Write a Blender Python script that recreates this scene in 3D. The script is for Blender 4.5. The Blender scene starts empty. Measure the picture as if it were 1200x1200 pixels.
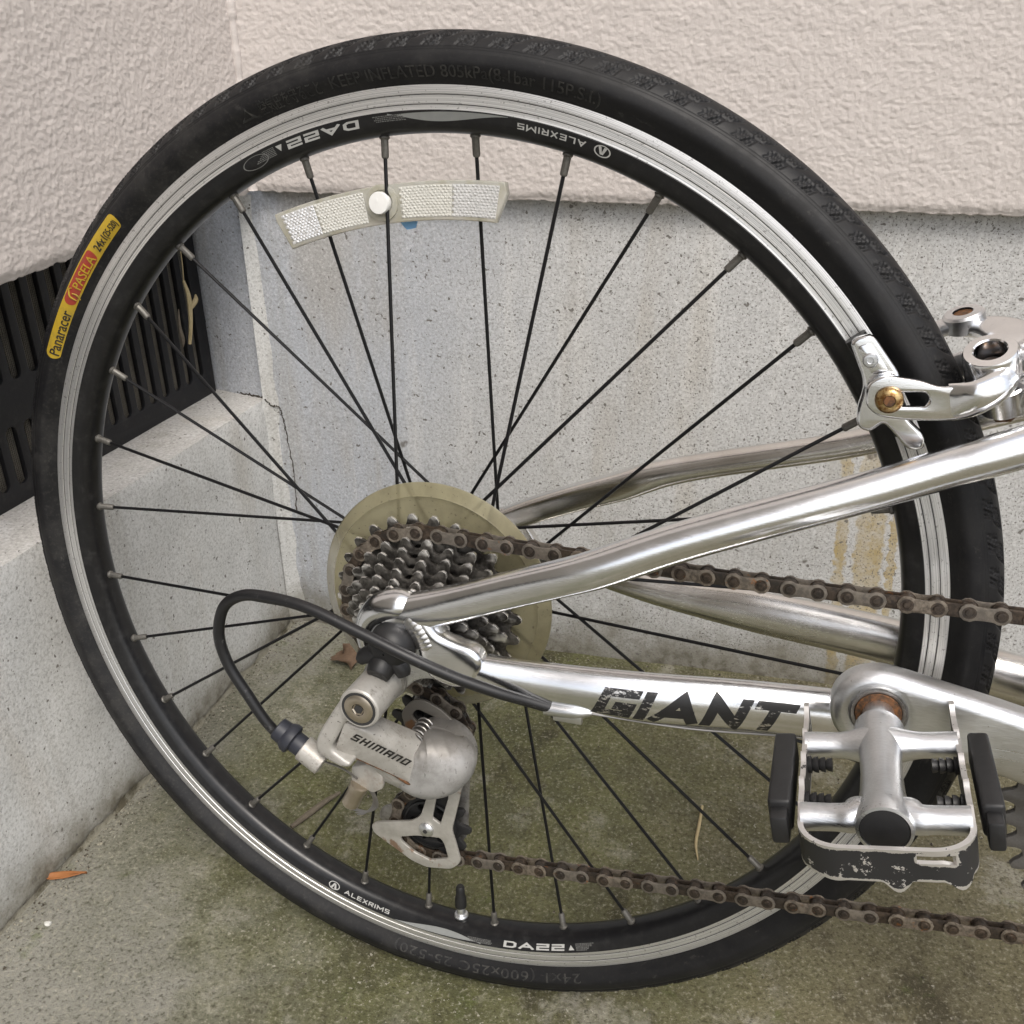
import bpy, bmesh, math, random
import numpy as np
from mathutils import Vector, Matrix, Quaternion

random.seed(4)
RNG = np.random.RandomState(7)
C = bpy.context.scene.collection
SC = bpy.context.scene
PI = math.pi
R = math.radians
GZ = 0.2875                                   # height of the wheel centre above the ground

# ------------------------------------------------------------------ camera
cd = bpy.data.cameras.new('camera')
cam = bpy.data.objects.new('camera', cd)
C.objects.link(cam)
right = Vector((0.979768, 0.200132, -0.001155))
down = Vector((0.091386, -0.452513, -0.887063))
fwd = Vector((-0.178052, 0.869011, -0.461647))
m = Matrix((right, -down, -fwd)).transposed().to_4x4()
m.translation = Vector((0.1309, -0.4523, 0.2922 + GZ))
cam.matrix_world = m
cd.sensor_fit = 'HORIZONTAL'
cd.sensor_width = 36
cd.lens = 36 * 1109.36 / 1200
cd.clip_start = 0.01
cd.clip_end = 400
SC.camera = cam

# ------------------------------------------------------------------ sky, sun, exposure (open shade under a bright hazy sky)
SUN_EL, SUN_AZ = R(56), R(156)
w = bpy.data.worlds.new('World')
SC.world = w
w.use_nodes = True
wn, wl = w.node_tree.nodes, w.node_tree.links
wn.clear()
sky = wn.new('ShaderNodeTexSky')
sky.sky_type = 'NISHITA'
sky.sun_disc = False
sky.sun_elevation = SUN_EL
sky.sun_rotation = SUN_AZ
sky.dust_density = 4.0
sky.air_density = 1.0
hs = wn.new('ShaderNodeHueSaturation')
hs.inputs['Saturation'].default_value = 0.42
bg = wn.new('ShaderNodeBackground')
bg.inputs['Strength'].default_value = 0.15
wo = wn.new('ShaderNodeOutputWorld')
wl.new(sky.outputs[0], hs.inputs['Color'])
wl.new(hs.outputs[0], bg.inputs['Color'])
wl.new(bg.outputs[0], wo.inputs['Surface'])
sd = bpy.data.lights.new('sun', 'SUN')
sd.energy = 1.0
sd.angle = R(24)
sd.color = (1.0, 0.93, 0.83)
sun = bpy.data.objects.new('sun', sd)
C.objects.link(sun)
sdir = Vector((math.sin(SUN_AZ) * math.cos(SUN_EL), math.cos(SUN_AZ) * math.cos(SUN_EL), math.sin(SUN_EL)))
sun.rotation_euler = sdir.to_track_quat('Z', 'Y').to_euler()
sun.location = (0.5, -2, 3)
SC.view_settings.view_transform = 'Standard'
SC.view_settings.look = 'None'
SC.view_settings.exposure = 0.53
SC.view_settings.gamma = 1.0
SC.view_settings.use_curve_mapping = False


# ------------------------------------------------------------------ node material helper
class NB:
    def __init__(s, name):
        s.m = bpy.data.materials.new(name)
        s.m.use_nodes = True
        s.n, s.l = s.m.node_tree.nodes, s.m.node_tree.links
        s.b = s.n['Principled BSDF']
        s.tc = s.n.new('ShaderNodeTexCoord')
        s.co = s.tc.outputs['Object']

    def put(s, sock, v):
        if hasattr(v, 'is_linked') or hasattr(v, 'links'):
            s.l.new(v, sock)
        elif isinstance(v, (tuple, list)) and len(v) == 3 and sock.type == 'RGBA':
            sock.default_value = (*v, 1)
        else:
            sock.default_value = v

    def map(s, scale=(1, 1, 1), loc=(0, 0, 0), rot=(0, 0, 0), vec=None):
        n = s.n.new('ShaderNodeMapping')
        s.l.new(vec or s.co, n.inputs['Vector'])
        n.inputs['Scale'].default_value = scale
        n.inputs['Location'].default_value = loc
        n.inputs['Rotation'].default_value = rot
        return n.outputs[0]

    def noise(s, scale, detail=4, rough=0.55, vec=None, dist=0.0):
        n = s.n.new('ShaderNodeTexNoise')
        s.l.new(vec or s.co, n.inputs['Vector'])
        n.inputs['Scale'].default_value = scale
        n.inputs['Detail'].default_value = detail
        n.inputs['Roughness'].default_value = rough
        n.inputs['Distortion'].default_value = dist
        return n.outputs['Fac']

    def vor(s, scale, vec=None, feature='F1', rnd=1.0, out='Distance'):
        n = s.n.new('ShaderNodeTexVoronoi')
        n.feature = feature
        s.l.new(vec or s.co, n.inputs['Vector'])
        n.inputs['Scale'].default_value = scale
        n.inputs['Randomness'].default_value = rnd
        return n.outputs[out]

    def step(s, v, a, b):
        """0 below a, 1 above b (b < a flips it)"""
        n = s.n.new('ShaderNodeMapRange')
        n.interpolation_type = 'SMOOTHSTEP'
        s.l.new(v, n.inputs['Value'])
        lo, hi = min(a, b), max(a, b)
        n.inputs['From Min'].default_value = lo
        n.inputs['From Max'].default_value = hi
        n.inputs['To Min'].default_value = 0.0 if a < b else 1.0
        n.inputs['To Max'].default_value = 1.0 if a < b else 0.0
        return n.outputs[0]

    def math(s, op, a, b=0.0):
        n = s.n.new('ShaderNodeMath')
        n.operation = op
        s.put(n.inputs[0], a)
        s.put(n.inputs[1], b)
        return n.outputs[0]

    def mix(s, f, a, b):
        n = s.n.new('ShaderNodeMix')
        n.data_type = 'RGBA'
        s.put(n.inputs['Factor'], f)
        s.put(n.inputs[6], a)
        s.put(n.inputs[7], b)
        return n.outputs[2]

    def lerp(s, f, a, b):
        n = s.n.new('ShaderNodeMix')
        n.data_type = 'FLOAT'
        s.put(n.inputs['Factor'], f)
        s.put(n.inputs[2], a)
        s.put(n.inputs[3], b)
        return n.outputs[0]

    def xyz(s, vec=None):
        n = s.n.new('ShaderNodeSeparateXYZ')
        s.l.new(vec or s.co, n.inputs[0])
        return n.outputs

    def rnd(s):
        return s.n.new('ShaderNodeObjectInfo').outputs['Random']

    def bump(s, h, strength=0.5, dist=0.001, prev=None):
        n = s.n.new('ShaderNodeBump')
        n.inputs['Strength'].default_value = strength
        n.inputs['Distance'].default_value = dist
        s.l.new(h, n.inputs['Height'])
        if prev is not None:
            s.l.new(prev, n.inputs['Normal'])
        return n.outputs[0]

    def done(s, col, rough=0.5, metal=0.0, normal=None, spec=None, trans=None, ior=None, coat=None):
        b = s.b
        s.put(b.inputs['Base Color'], col)
        s.put(b.inputs['Roughness'], rough)
        s.put(b.inputs['Metallic'], metal)
        if normal is not None:
            s.l.new(normal, b.inputs['Normal'])
        if spec is not None:
            b.inputs['Specular IOR Level'].default_value = spec
        if trans is not None:
            b.inputs['Transmission Weight'].default_value = trans
        if ior is not None:
            b.inputs['IOR'].default_value = ior
        if coat is not None:
            b.inputs['Coat Weight'].default_value = coat
        return s.m


M = {}


def mats():
    # painted stucco
    b = NB('stucco_paint')
    big = b.noise(3.0, 3)
    dirt = b.step(b.noise(900, 3, 0.7), 0.62, 0.8)
    col = b.mix(big, (0.545, 0.50, 0.475), (0.60, 0.555, 0.525))
    col = b.mix(b.math('MULTIPLY', dirt, 0.22), col, (0.40, 0.33, 0.27))
    nrm = b.bump(b.noise(620, 4, 0.65), 0.5, 0.001)
    M['stucco'] = b.done(col, 0.75, 0, nrm, 0.3)

    # painted concrete footing, pinholes and stains
    def footing(name, base1, base2, speck, drip, dirtz):
        b = NB(name)
        x, y, z = b.xyz()
        col = b.mix(b.step(b.math('ADD', b.math('MULTIPLY', b.math('SUBTRACT', b.noise(5, 4), 0.5), 0.25), x), -0.18, 0.06), base1, base2)
        streak = b.noise(1.0, 5, 0.65, b.map((26, 26, 1.5)))
        col = b.mix(b.math('MULTIPLY', b.step(streak, 0.52, 0.72), 0.5), col, (0.33, 0.31, 0.265))
        col = b.mix(b.math('MULTIPLY', b.step(streak, 0.46, 0.30), 0.6), col, (0.68, 0.675, 0.66))
        tan_ = b.math('MULTIPLY', b.step(b.noise(1.0, 4, 0.6, b.map((13, 13, 2.5), (3, 0, 1))), 0.52, 0.70), 0.4)
        col = b.mix(tan_, col, (0.40, 0.355, 0.285))
        mott = b.noise(400, 3, 0.75)
        col = b.mix(b.math('MULTIPLY', b.step(mott, 0.48, 0.66), 0.5), col, (0.24, 0.235, 0.225))
        col = b.mix(b.math('MULTIPLY', b.step(mott, 0.46, 0.34), 0.35), col, (0.78, 0.78, 0.78))
        # pinholes
        dens = b.math('MAXIMUM', b.step(b.math('ADD', x, b.math('MULTIPLY', b.math('SUBTRACT', b.noise(9, 2), 0.5), 0.25)), -0.22, 0.12), 0.15)
        p1 = b.noise(620, 2, 0.5)
        hole = b.step(p1, 0.605, 0.65)
        p2 = b.noise(250, 1, 0.4)
        hole2 = b.step(p2, 0.715, 0.75)
        hole = b.math('MAXIMUM', b.math('MULTIPLY', hole, b.lerp(dens, speck * 0.12, speck)), b.math('MULTIPLY', hole2, 0.9))
        if drip:
            ed = b.math('MULTIPLY', b.math('SUBTRACT', b.noise(120, 2), 0.5), 0.012)
            ex = b.math('ADD', b.math('ADD', x, b.math('MULTIPLY', b.math('SUBTRACT', z, 0.1), 0.085)), ed)
            s1 = b.math('MULTIPLY', b.step(ex, 0.2715, 0.2745), b.step(ex, 0.2840, 0.2815))
            s2 = b.math('MULTIPLY', b.step(ex, 0.2885, 0.2920), b.step(ex, 0.3160, 0.3125))
            s3 = b.math('MULTIPLY', b.step(ex, 0.3185, 0.3195), b.step(ex, 0.3270, 0.3255))
            st = b.math('MAXIMUM', b.math('MAXIMUM', s1, s2), s3)
            st = b.math('MULTIPLY', b.math('MULTIPLY', st, b.step(z, 0.285, 0.22)), b.lerp(b.step(b.noise(30, 5, .7), .35, .6), .55, 1.0))
            st = b.math('MULTIPLY', st, b.lerp(b.step(b.noise(160, 3), 0.3, 0.5), 0.7, 1.0))
            run = b.noise(1.0, 4, 0.7, b.map((90, 90, 9)))
            col = b.mix(b.math('MULTIPLY', st, b.lerp(b.step(run, 0.35, 0.65), 0.8, 1.0)), col, b.mix(run, (0.37, 0.28, 0.125), (0.47, 0.375, 0.19)))
        # dark blotches
        wv = b.noise(60, 2)
        ve = b.n.new('ShaderNodeVectorMath')
        ve.operation = 'ADD'
        b.l.new(b.co, ve.inputs[0])
        cmb = b.n.new('ShaderNodeCombineXYZ')
        for i, k in enumerate((0.012, -0.010, 0.02)):
            b.l.new(b.math('MULTIPLY', b.math('SUBTRACT', wv, 0.5), k), cmb.inputs[i])
        b.l.new(cmb.outputs[0], ve.inputs[1])
        bl = b.step(b.vor(15, ve.outputs[0]), 0.085, 0.045)
        bl = b.math('MULTIPLY', bl, b.step(b.noise(140, 3), 0.42, 0.6))
        col = b.mix(b.math('MULTIPLY', bl, 0.75), col, (0.10, 0.085, 0.065))
        # grime creeping up from the ground
        gz = b.math('ADD', z, b.math('MULTIPLY', b.math('SUBTRACT', b.noise(22, 4, 0.7), 0.5), -dirtz * 2.2))
        gr = b.step(gz, dirtz * 1.6, 0.0)
        col = b.mix(b.math('MULTIPLY', gr, 0.75), col, (0.15, 0.135, 0.09))
        gr2 = b.step(gz, 0.02, -0.01)
        col = b.mix(b.math('MULTIPLY', b.math('MULTIPLY', gr2, b.step(b.noise(90, 3), 0.4, 0.6)), 0.7), col, (0.075, 0.06, 0.035))
        col = b.mix(hole, col, (0.155, 0.145, 0.130))
        h = b.math('SUBTRACT', b.noise(420, 5, 0.65), b.math('MULTIPLY', hole, 0.6))
        nrm = b.bump(h, 0.5, 0.0012)
        return b.done(col, 0.8, 0, nrm, 0.25)
    M['footing'] = footing('footing_paint_grey', (0.455, 0.475, 0.51), (0.545, 0.545, 0.54), 0.85, True, 0.05)
    M['footing_side'] = footing('footing_render_warm', (0.60, 0.60, 0.585), (0.66, 0.665, 0.655), 0.5, False, 0.035)
    M['ledge'] = footing('ledge_render', (0.50, 0.485, 0.46), (0.55, 0.535, 0.52), 0.2, False, 0.001)

    # mossy concrete ground
    b = NB('mossy_concrete')
    x, y, z = b.xyz()
    n1 = b.noise(4.5, 5, 0.62)
    n2 = b.noise(13, 5, 0.65)
    n3 = b.noise(30, 5, 0.7, b.map(loc=(4, 4, 0)))
    col = b.mix(b.step(n1, 0.36, 0.64), (0.255, 0.248, 0.215), (0.16, 0.158, 0.122))
    # moss: strongest below the wheel, thinner towards the lower left and the front
    gx = b.math('ADD', b.math('MULTIPLY', b.step(x, -0.36, -0.05), 0.30), b.math('MULTIPLY', b.step(y, -0.20, 0.06), 0.16))
    green = b.step(b.math('ADD', gx, b.math('ADD', b.math('MULTIPLY', n2, 0.5), b.math('MULTIPLY', n3, 0.3))), 0.56, 0.82)
    col = b.mix(b.math('MULTIPLY', green, 0.85), col, b.mix(b.step(n3, .4, .6), (0.125, 0.125, 0.048), (0.082, 0.084, 0.034)))
    # browner, drier towards the pedal side
    br = b.step(b.math('ADD', x, b.math('MULTIPLY', b.math('SUBTRACT', n2, 0.5), 0.3)), 0.02, 0.32)
    col = b.mix(b.math('MULTIPLY', br, 0.6), col, (0.175, 0.15, 0.10))
    dk = b.step(b.noise(9, 7, 0.74, b.map((1, .55, 1), (5, 5, 0), (0, 0, .5))), 0.53, 0.66)
    col = b.mix(b.math('MULTIPLY', b.math('MULTIPLY', dk, b.step(x, -0.25, 0.05)), 0.75), col, (0.045, 0.038, 0.025))
    pale = b.step(b.noise(6.5, 7, 0.72, b.map(loc=(9, 2, 0))), 0.52, 0.64)
    col = b.mix(b.math('MULTIPLY', pale, 0.65), col, (0.35, 0.335, 0.285))
    vg = b.step(b.noise(21, 5, 0.7, b.map(loc=(1, 8, 0))), 0.60, 0.72)
    col = b.mix(b.math('MULTIPLY', vg, 0.5), col, (0.10, 0.125, 0.035))
    # sand grains
    gr = b.noise(330, 4, 0.75)
    col = b.mix(b.math('MULTIPLY', b.step(gr, 0.54, 0.65), 0.55), col, (0.36, 0.34, 0.265))
    col = b.mix(b.math('MULTIPLY', b.step(gr, 0.47, 0.36), 0.65), col, (0.045, 0.040, 0.024))
    wh = b.noise(260, 2, 0.6, b.map(loc=(2, 7, 1)))
    col = b.mix(b.math('MULTIPLY', b.math('MULTIPLY', b.step(wh, 0.655, 0.70), b.step(b.noise(7, 3, 0.6, b.map(loc=(6, 6, 0))), 0.42, 0.62)), 0.7), col, (0.46, 0.44, 0.37))
    gr2 = b.noise(120, 4, 0.7)
    col = b.mix(b.math('MULTIPLY', b.step(gr2, 0.58, 0.72), 0.32), col, (0.37, 0.345, 0.27))
    col = b.mix(b.math('MULTIPLY', b.step(gr2, 0.44, 0.32), 0.35), col, (0.06, 0.055, 0.03))
    nrm = b.bump(b.math('ADD', gr, b.math('MULTIPLY', gr2, 1.0)), 0.8, 0.0022)
    M['ground'] = b.done(col, 0.88, 0, nrm, 0.2)

    b = NB('crack_dirt')
    M['crack'] = b.done((0.06, 0.052, 0.042), 0.95)
    b = NB('mortar')
    col = b.mix(b.noise(80, 4), (0.15, 0.14, 0.105), (0.30, 0.285, 0.23))
    col = b.mix(b.math('MULTIPLY', b.step(b.noise(45, 5, 0.75), 0.45, 0.62), 0.8), col, (0.06, 0.05, 0.03))
    M['mortar'] = b.done(col, 0.9, 0, b.bump(b.noise(300, 5), 0.7, 0.002), 0.2)

    # black vent plastic, dusty
    b = NB('vent_plastic')
    dust = b.step(b.noise(70, 5, 0.7), 0.5, 0.8)
    col = b.mix(b.math('MULTIPLY', dust, 0.5), (0.008, 0.008, 0.0095), (0.045, 0.040, 0.036))
    M['screen'] = None
    M['vent'] = b.done(col, 0.55, 0, b.bump(b.noise(300, 3), 0.15, 0.0006), 0.4)

    b = NB('dusty_screen')
    M['screen'] = b.done(b.mix(b.noise(60, 4), (0.09, 0.083, 0.07), (0.24, 0.215, 0.175)), 0.7)
    # tyre
    b = NB('tyre_rubber')
    x, y, z = b.xyz()
    dust = b.step(b.noise(45, 6, 0.72), 0.42, 0.75)
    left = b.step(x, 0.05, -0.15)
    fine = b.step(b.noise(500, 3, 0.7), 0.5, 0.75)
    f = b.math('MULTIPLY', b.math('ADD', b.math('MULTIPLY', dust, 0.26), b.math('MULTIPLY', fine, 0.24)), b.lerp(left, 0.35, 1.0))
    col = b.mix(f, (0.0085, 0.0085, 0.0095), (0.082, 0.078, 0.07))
    scuff = b.math('MULTIPLY', b.step(b.noise(1.0, 5, 0.8, b.map((60, 200, 60))), 0.60, 0.72), 0.35)
    col = b.mix(scuff, col, (0.10, 0.095, 0.088))
    moss = b.math('MULTIPLY', b.step(b.noise(240, 2, 0.6), 0.70, 0.76), b.step(b.noise(11, 2), 0.5, 0.65))
    col = b.mix(b.math('MULTIPLY', moss, b.step(z, 0.30, 0.42)), col, (0.13, 0.14, 0.04))
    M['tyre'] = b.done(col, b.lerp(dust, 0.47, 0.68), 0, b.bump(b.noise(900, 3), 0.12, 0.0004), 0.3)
    b = NB('tyre_lettering_rubber')
    M['tyre_text'] = b.done(b.mix(b.step(b.noise(260, 4, 0.7), 0.4, 0.65), (0.014, 0.014, 0.0145), (0.05, 0.048, 0.044)), 0.42, 0, None, 0.5)
    b = NB('tyre_label_yellow')
    wear = b.step(b.noise(160, 5, 0.75), 0.45, 0.75)
    col = b.mix(b.math('MULTIPLY', wear, 0.55), (0.42, 0.28, 0.02), (0.20, 0.16, 0.05))
    M['yellow'] = b.done(col, 0.5)
    b = NB('tyre_label_red')
    col = b.mix(b.math('MULTIPLY', b.step(b.noise(160, 5, 0.75), 0.45, 0.75), 0.5), (0.30, 0.035, 0.022), (0.16, 0.07, 0.04))
    M['red'] = b.done(col, 0.5)
    b = NB('print_black')
    M['ink'] = b.done((0.018, 0.017, 0.016), 0.5)
    b = NB('print_white')
    M['white'] = b.done((0.45, 0.45, 0.435), 0.45)
    b = NB('print_grey')
    M['greyprint'] = b.done((0.16, 0.16, 0.155), 0.45)
    b = NB('print_silver')
    col = b.mix(b.noise(220, 4), (0.26, 0.27, 0.265), (0.36, 0.37, 0.365))
    M['swoosh'] = b.done(col, 0.38, 0.35)

    # rim
    b = NB('rim_black_anodised')
    dust = b.step(b.noise(150, 6, 0.75), 0.45, 0.8)
    col = b.mix(b.math('MULTIPLY', dust, 0.45), (0.0075, 0.0075, 0.0085), (0.045, 0.043, 0.042))
    M['rim_black'] = b.done(col, b.lerp(dust, 0.30, 0.5), 0, None, 0.4, coat=0.12)
    b = NB('rim_brake_track')
    x, y, z = b.xyz()
    rad = b.math('SQRT', b.math('ADD', b.math('MULTIPLY', x, x), b.math('MULTIPLY', z, z)))
    sc = b.n.new('ShaderNodeCombineXYZ')
    b.l.new(b.math('MULTIPLY', rad, 4000), sc.inputs[0])
    b.l.new(b.math('MULTIPLY', b.noise(6, 2), 3.0), sc.inputs[1])
    gr = b.noise(1.0, 3, 0.7, sc.outputs[0])
    pit = b.step(b.noise(700, 2), 0.64, 0.72)
    col = b.mix(b.step(gr, 0.30, 0.62), (0.36, 0.36, 0.355), (0.80, 0.795, 0.78))
    col = b.mix(b.math('MULTIPLY', pit, 0.6), col, (0.16, 0.15, 0.14))
    M['rim_alu'] = b.done(col, b.lerp(gr, 0.30, 0.46), 0.75, b.bump(gr, 0.12, 0.0003))
    b = NB('rim_groove')
    M['groove'] = b.done((0.03, 0.03, 0.03), 0.6)

    b = NB('spoke_black')
    M['spoke'] = b.done(b.mix(b.noise(200, 3), (0.0045, 0.0045, 0.005), (0.011, 0.011, 0.012)), 0.35, 0, None, 0.25)
    b = NB('nipple_grey')
    M['nipple'] = b.done(b.mix(b.noise(600, 4), (0.08, 0.077, 0.07), (0.22, 0.21, 0.19)), 0.5, 0.6)

    # bare polished aluminium tubes
    def alu(name, c1, c2, r1, r2, scr, tar=0.0):
        b = NB(name)
        n = b.noise(30, 4, 0.6)
        fine = b.noise(1.0, 4, 0.7, b.map((220, 1600, 1600)))
        mx = b.math('ADD', b.math('MULTIPLY', n, 0.6), b.math('MULTIPLY', fine, 0.4))
        col = b.mix(b.step(mx, 0.35, 0.68), c1, c2)
        spot = b.step(b.noise(330, 3, 0.7), 0.68, 0.75)
        col = b.mix(b.math('MULTIPLY', spot, 0.45), col, (0.22, 0.19, 0.16))
        if tar:
            col = b.mix(b.math('MULTIPLY', b.step(b.noise(14, 5, 0.7), 0.42, 0.7), tar), col, (0.40, 0.35, 0.28))
        ro = b.lerp(b.step(mx, 0.3, 0.72), r1, r2)
        return b.done(col, ro, 1.0, b.bump(fine, scr, 0.0004))
    M['alu'] = alu('polished_aluminium', (0.80, 0.81, 0.83), (0.93, 0.935, 0.95), 0.12, 0.25, 0.10)
    M['alu_far'] = alu('tarnished_aluminium', (0.74, 0.73, 0.71), (0.88, 0.87, 0.855), 0.15, 0.30, 0.12, 0.32)
    M['alu_cast'] = alu('satin_aluminium', (0.66, 0.67, 0.685), (0.84, 0.85, 0.865), 0.26, 0.44, 0.25)
    M['alu_weld'] = alu('weld_aluminium', (0.70, 0.69, 0.68), (0.85, 0.84, 0.82), 0.22, 0.36, 0.1)
    M['alu_bright'] = alu('chromed_aluminium', (0.82, 0.825, 0.835), (0.95, 0.95, 0.96), 0.09, 0.2, 0.06)

    b = NB('worn_frame_decal')
    n = b.noise(1.0, 6, 0.8, b.map((170, 300, 420), rot=(0, .3, 0)))
    n2 = b.noise(40, 3)
    x, y, z = b.xyz()
    thr = b.step(x, 0.165, 0.105)
    chip = b.step(b.math('ADD', b.math('ADD', b.math('MULTIPLY', n, 0.7), b.math('MULTIPLY', n2, 0.3)), b.math('MULTIPLY', thr, 0.058)), 0.58, 0.60)
    M['decal'] = b.done(b.mix(chip, (0.014, 0.014, 0.015), (0.72, 0.70, 0.67)), b.lerp(chip, 0.4, 0.3), chip)

    # silver painted derailleur
    b = NB('silver_paint')
    n = b.noise(60, 4, 0.65)
    col = b.mix(b.step(n, 0.35, 0.7), (0.47, 0.455, 0.425), (0.39, 0.375, 0.345))
    dirt = b.step(b.noise(110, 6, 0.8), 0.52, 0.70)
    col = b.mix(b.math('MULTIPLY', dirt, 0.55), col, (0.14, 0.12, 0.095))
    geo = b.n.new('ShaderNodeNewGeometry')
    edge = b.math('MULTIPLY', b.step(geo.outputs['Pointiness'], 0.53, 0.60), b.step(b.noise(180, 4, 0.7), 0.48, 0.56))
    col = b.mix(b.math('MULTIPLY', edge, 0.6), col, (0.20, 0.16, 0.12))
    nick = b.step(b.noise(520, 2, 0.5), 0.68, 0.73)
    col = b.mix(b.math('MULTIPLY', nick, 0.7), col, (0.07, 0.06, 0.05))
    M['silver'] = b.done(col, 0.42, 0.25, b.bump(b.noise(1300, 2), 0.08, 0.0003), 0.5)
    b = NB('silver_paint_rusty')
    dirt = b.step(b.noise(90, 6, 0.8), 0.50, 0.66)
    rust = b.math('MULTIPLY', b.step(b.noise(48, 5, 0.75), 0.50, 0.60), b.lerp(dirt, .5, 1.0))
    col = b.mix(b.step(b.noise(60, 4), 0.35, 0.7), (0.46, 0.445, 0.415), (0.38, 0.365, 0.335))
    col = b.mix(b.math('MULTIPLY', dirt, 0.4), col, (0.24, 0.19, 0.13))
    col = b.mix(b.math('MULTIPLY', rust, 0.45), col, (0.16, 0.08, 0.035))
    M['silver_rusty'] = b.done(col, 0.45, 0.2, None, 0.5)
    b = NB('dull_steel_grey')
    col = b.mix(b.step(b.noise(90, 5, 0.75), 0.35, 0.7), (0.40, 0.39, 0.38), (0.19, 0.18, 0.165))
    M['steel_grey'] = b.done(col, 0.36, 0.75)
    b = NB('dark_greasy_steel')
    M['steel_dark'] = b.done(b.mix(b.noise(160, 4, .7), (0.06, 0.055, 0.05), (0.22, 0.21, 0.19)), 0.38, 0.8)
    b = NB('cage_silver_dark_above')
    x, y, z = b.xyz()
    n = b.noise(90, 5, 0.75)
    col = b.mix(b.step(n, 0.35, 0.7), (0.44, 0.425, 0.39), (0.35, 0.335, 0.30))
    up = b.step(b.math('ADD', z, b.math('MULTIPLY', b.math('SUBTRACT', n, 0.5), 0.02)), -0.095, -0.080)  # upper part of the cage is darker than the lower
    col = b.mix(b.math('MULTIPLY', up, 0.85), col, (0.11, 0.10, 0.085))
    rust = b.step(b.math('ADD', b.noise(55, 4, 0.7), b.math('MULTIPLY', b.step(z, -0.140, -0.162), 0.10)), 0.60, 0.68)
    col = b.mix(b.math('MULTIPLY', rust, 0.75), col, (0.17, 0.075, 0.025))
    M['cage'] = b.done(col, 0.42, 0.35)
    b = NB('scuffed_silver')
    n = b.noise(70, 5, 0.7)
    x, y, z = b.xyz()
    col = b.mix(b.step(n, 0.35, 0.7), (0.43, 0.425, 0.42), (0.30, 0.295, 0.285))
    scr = b.step(b.noise(1.0, 5, 0.75, b.map((420, 120, 160), rot=(0, .6, 0))), 0.60, 0.66)
    col = b.mix(b.math('MULTIPLY', scr, 0.6), col, (0.06, 0.055, 0.05))
    dark_top = b.step(b.math('ADD', z, b.math('MULTIPLY', b.math('SUBTRACT', n, 0.5), 0.02)), -0.078, -0.062)  # knuckle gets darker towards its top
    col = b.mix(b.math('MULTIPLY', dark_top, 0.55), col, (0.13, 0.115, 0.095))
    M['knuckle'] = b.done(col, 0.5, 0.4, b.bump(b.noise(300, 3), 0.1, 0.0006))
    b = NB('bolt_brass_steel')
    M['brass'] = b.done(b.mix(b.noise(240, 4), (0.40, 0.34, 0.26), (0.55, 0.49, 0.40)), 0.32, 0.9)
    b = NB('rusty_steel')
    n = b.noise(420, 5, 0.75)
    col = b.mix(b.step(n, 0.36, 0.66), (0.055, 0.034, 0.022), (0.22, 0.095, 0.035))
    M['rust'] = b.done(col, 0.62, 0.25, b.bump(n, 0.5, 0.0006))
    b = NB('dark_rusty_bolt')
    n = b.noise(420, 5, 0.75)
    M['rust_dark'] = b.done(b.mix(b.step(n, 0.45, 0.7), (0.085, 0.08, 0.08), (0.20, 0.11, 0.05)), 0.3, 0.8)
    b = NB('rusty_gold_bolt')
    n = b.noise(420, 5, 0.75)
    M['gold'] = b.done(b.mix(b.step(n, 0.4, 0.6), (0.52, 0.38, 0.18), (0.22, 0.10, 0.03)), 0.32, 0.85)

    # chain and cogs
    def chain(name, a, c, e, ro):
        b = NB(name)
        vec = b.n.new('ShaderNodeVectorMath')
        vec.operation = 'ADD'
        b.l.new(b.co, vec.inputs[0])
        b.l.new(b.math('MULTIPLY', b.rnd(), 7.0), vec.inputs[1])
        n = b.noise(330, 4, 0.7, vec.outputs[0])
        col = b.mix(b.step(n, 0.35, 0.65), a, c)
        rr2 = b.math('FRACT', b.math('MULTIPLY', b.rnd(), 13.7))
        col = b.mix(b.math('MULTIPLY', b.step(rr2, 0.25, 0.95), 0.5), col, b.mix(b.math('GREATER_THAN', ro, 0.43), (0.035, 0.032, 0.029), (0.15, 0.14, 0.125)))
        rust = b.math('MULTIPLY', b.step(b.noise(210, 3, 0.7, vec.outputs[0]), 0.60, 0.70), b.step(b.rnd(), 0.35, 0.9))
        col = b.mix(b.math('MULTIPLY', rust, 0.8), col, e)
        return b.done(col, ro, 0.45, b.bump(n, 0.25, 0.0004))
    M['chain_outer'] = chain('chain_outer_grimy', (0.095, 0.078, 0.062), (0.225, 0.19, 0.15), (0.26, 0.10, 0.03), 0.45)
    M['chain_inner'] = chain('chain_inner_grimy', (0.030, 0.023, 0.018), (0.085, 0.063, 0.046), (0.15, 0.062, 0.02), 0.4)
    M['chain_roller'] = chain('chain_roller_greasy', (0.018, 0.015, 0.013), (0.045, 0.036, 0.029), (0.07, 0.035, 0.016), 0.28)
    b = NB('cog_steel_greasy')
    geo = b.n.new('ShaderNodeNewGeometry')
    n = b.noise(170, 4, 0.7)
    worn_glint = b.step(b.math('ADD', b.math('MULTIPLY', b.step(geo.outputs['Pointiness'], 0.50, 0.60), 0.5), b.math('MULTIPLY', b.noise(75, 3, 0.6), 0.7)), 0.56, 0.72)  # bare worn edges, and glints on the teeth painted in as bright colour
    col = b.mix(b.step(n, 0.3, 0.7), (0.030, 0.027, 0.024), (0.17, 0.16, 0.145))
    col = b.mix(worn_glint, col, (0.72, 0.705, 0.67))
    M['cog'] = b.done(col, b.lerp(worn_glint, 0.45, 0.27), 0.8)
    b = NB('chainring_grey')
    n = b.noise(1, 3, 0.6, b.map((900, 900, 900)))
    M['ring'] = b.done(b.mix(n, (0.11, 0.105, 0.10), (0.19, 0.18, 0.17)), 0.45, 0.5)

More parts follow.
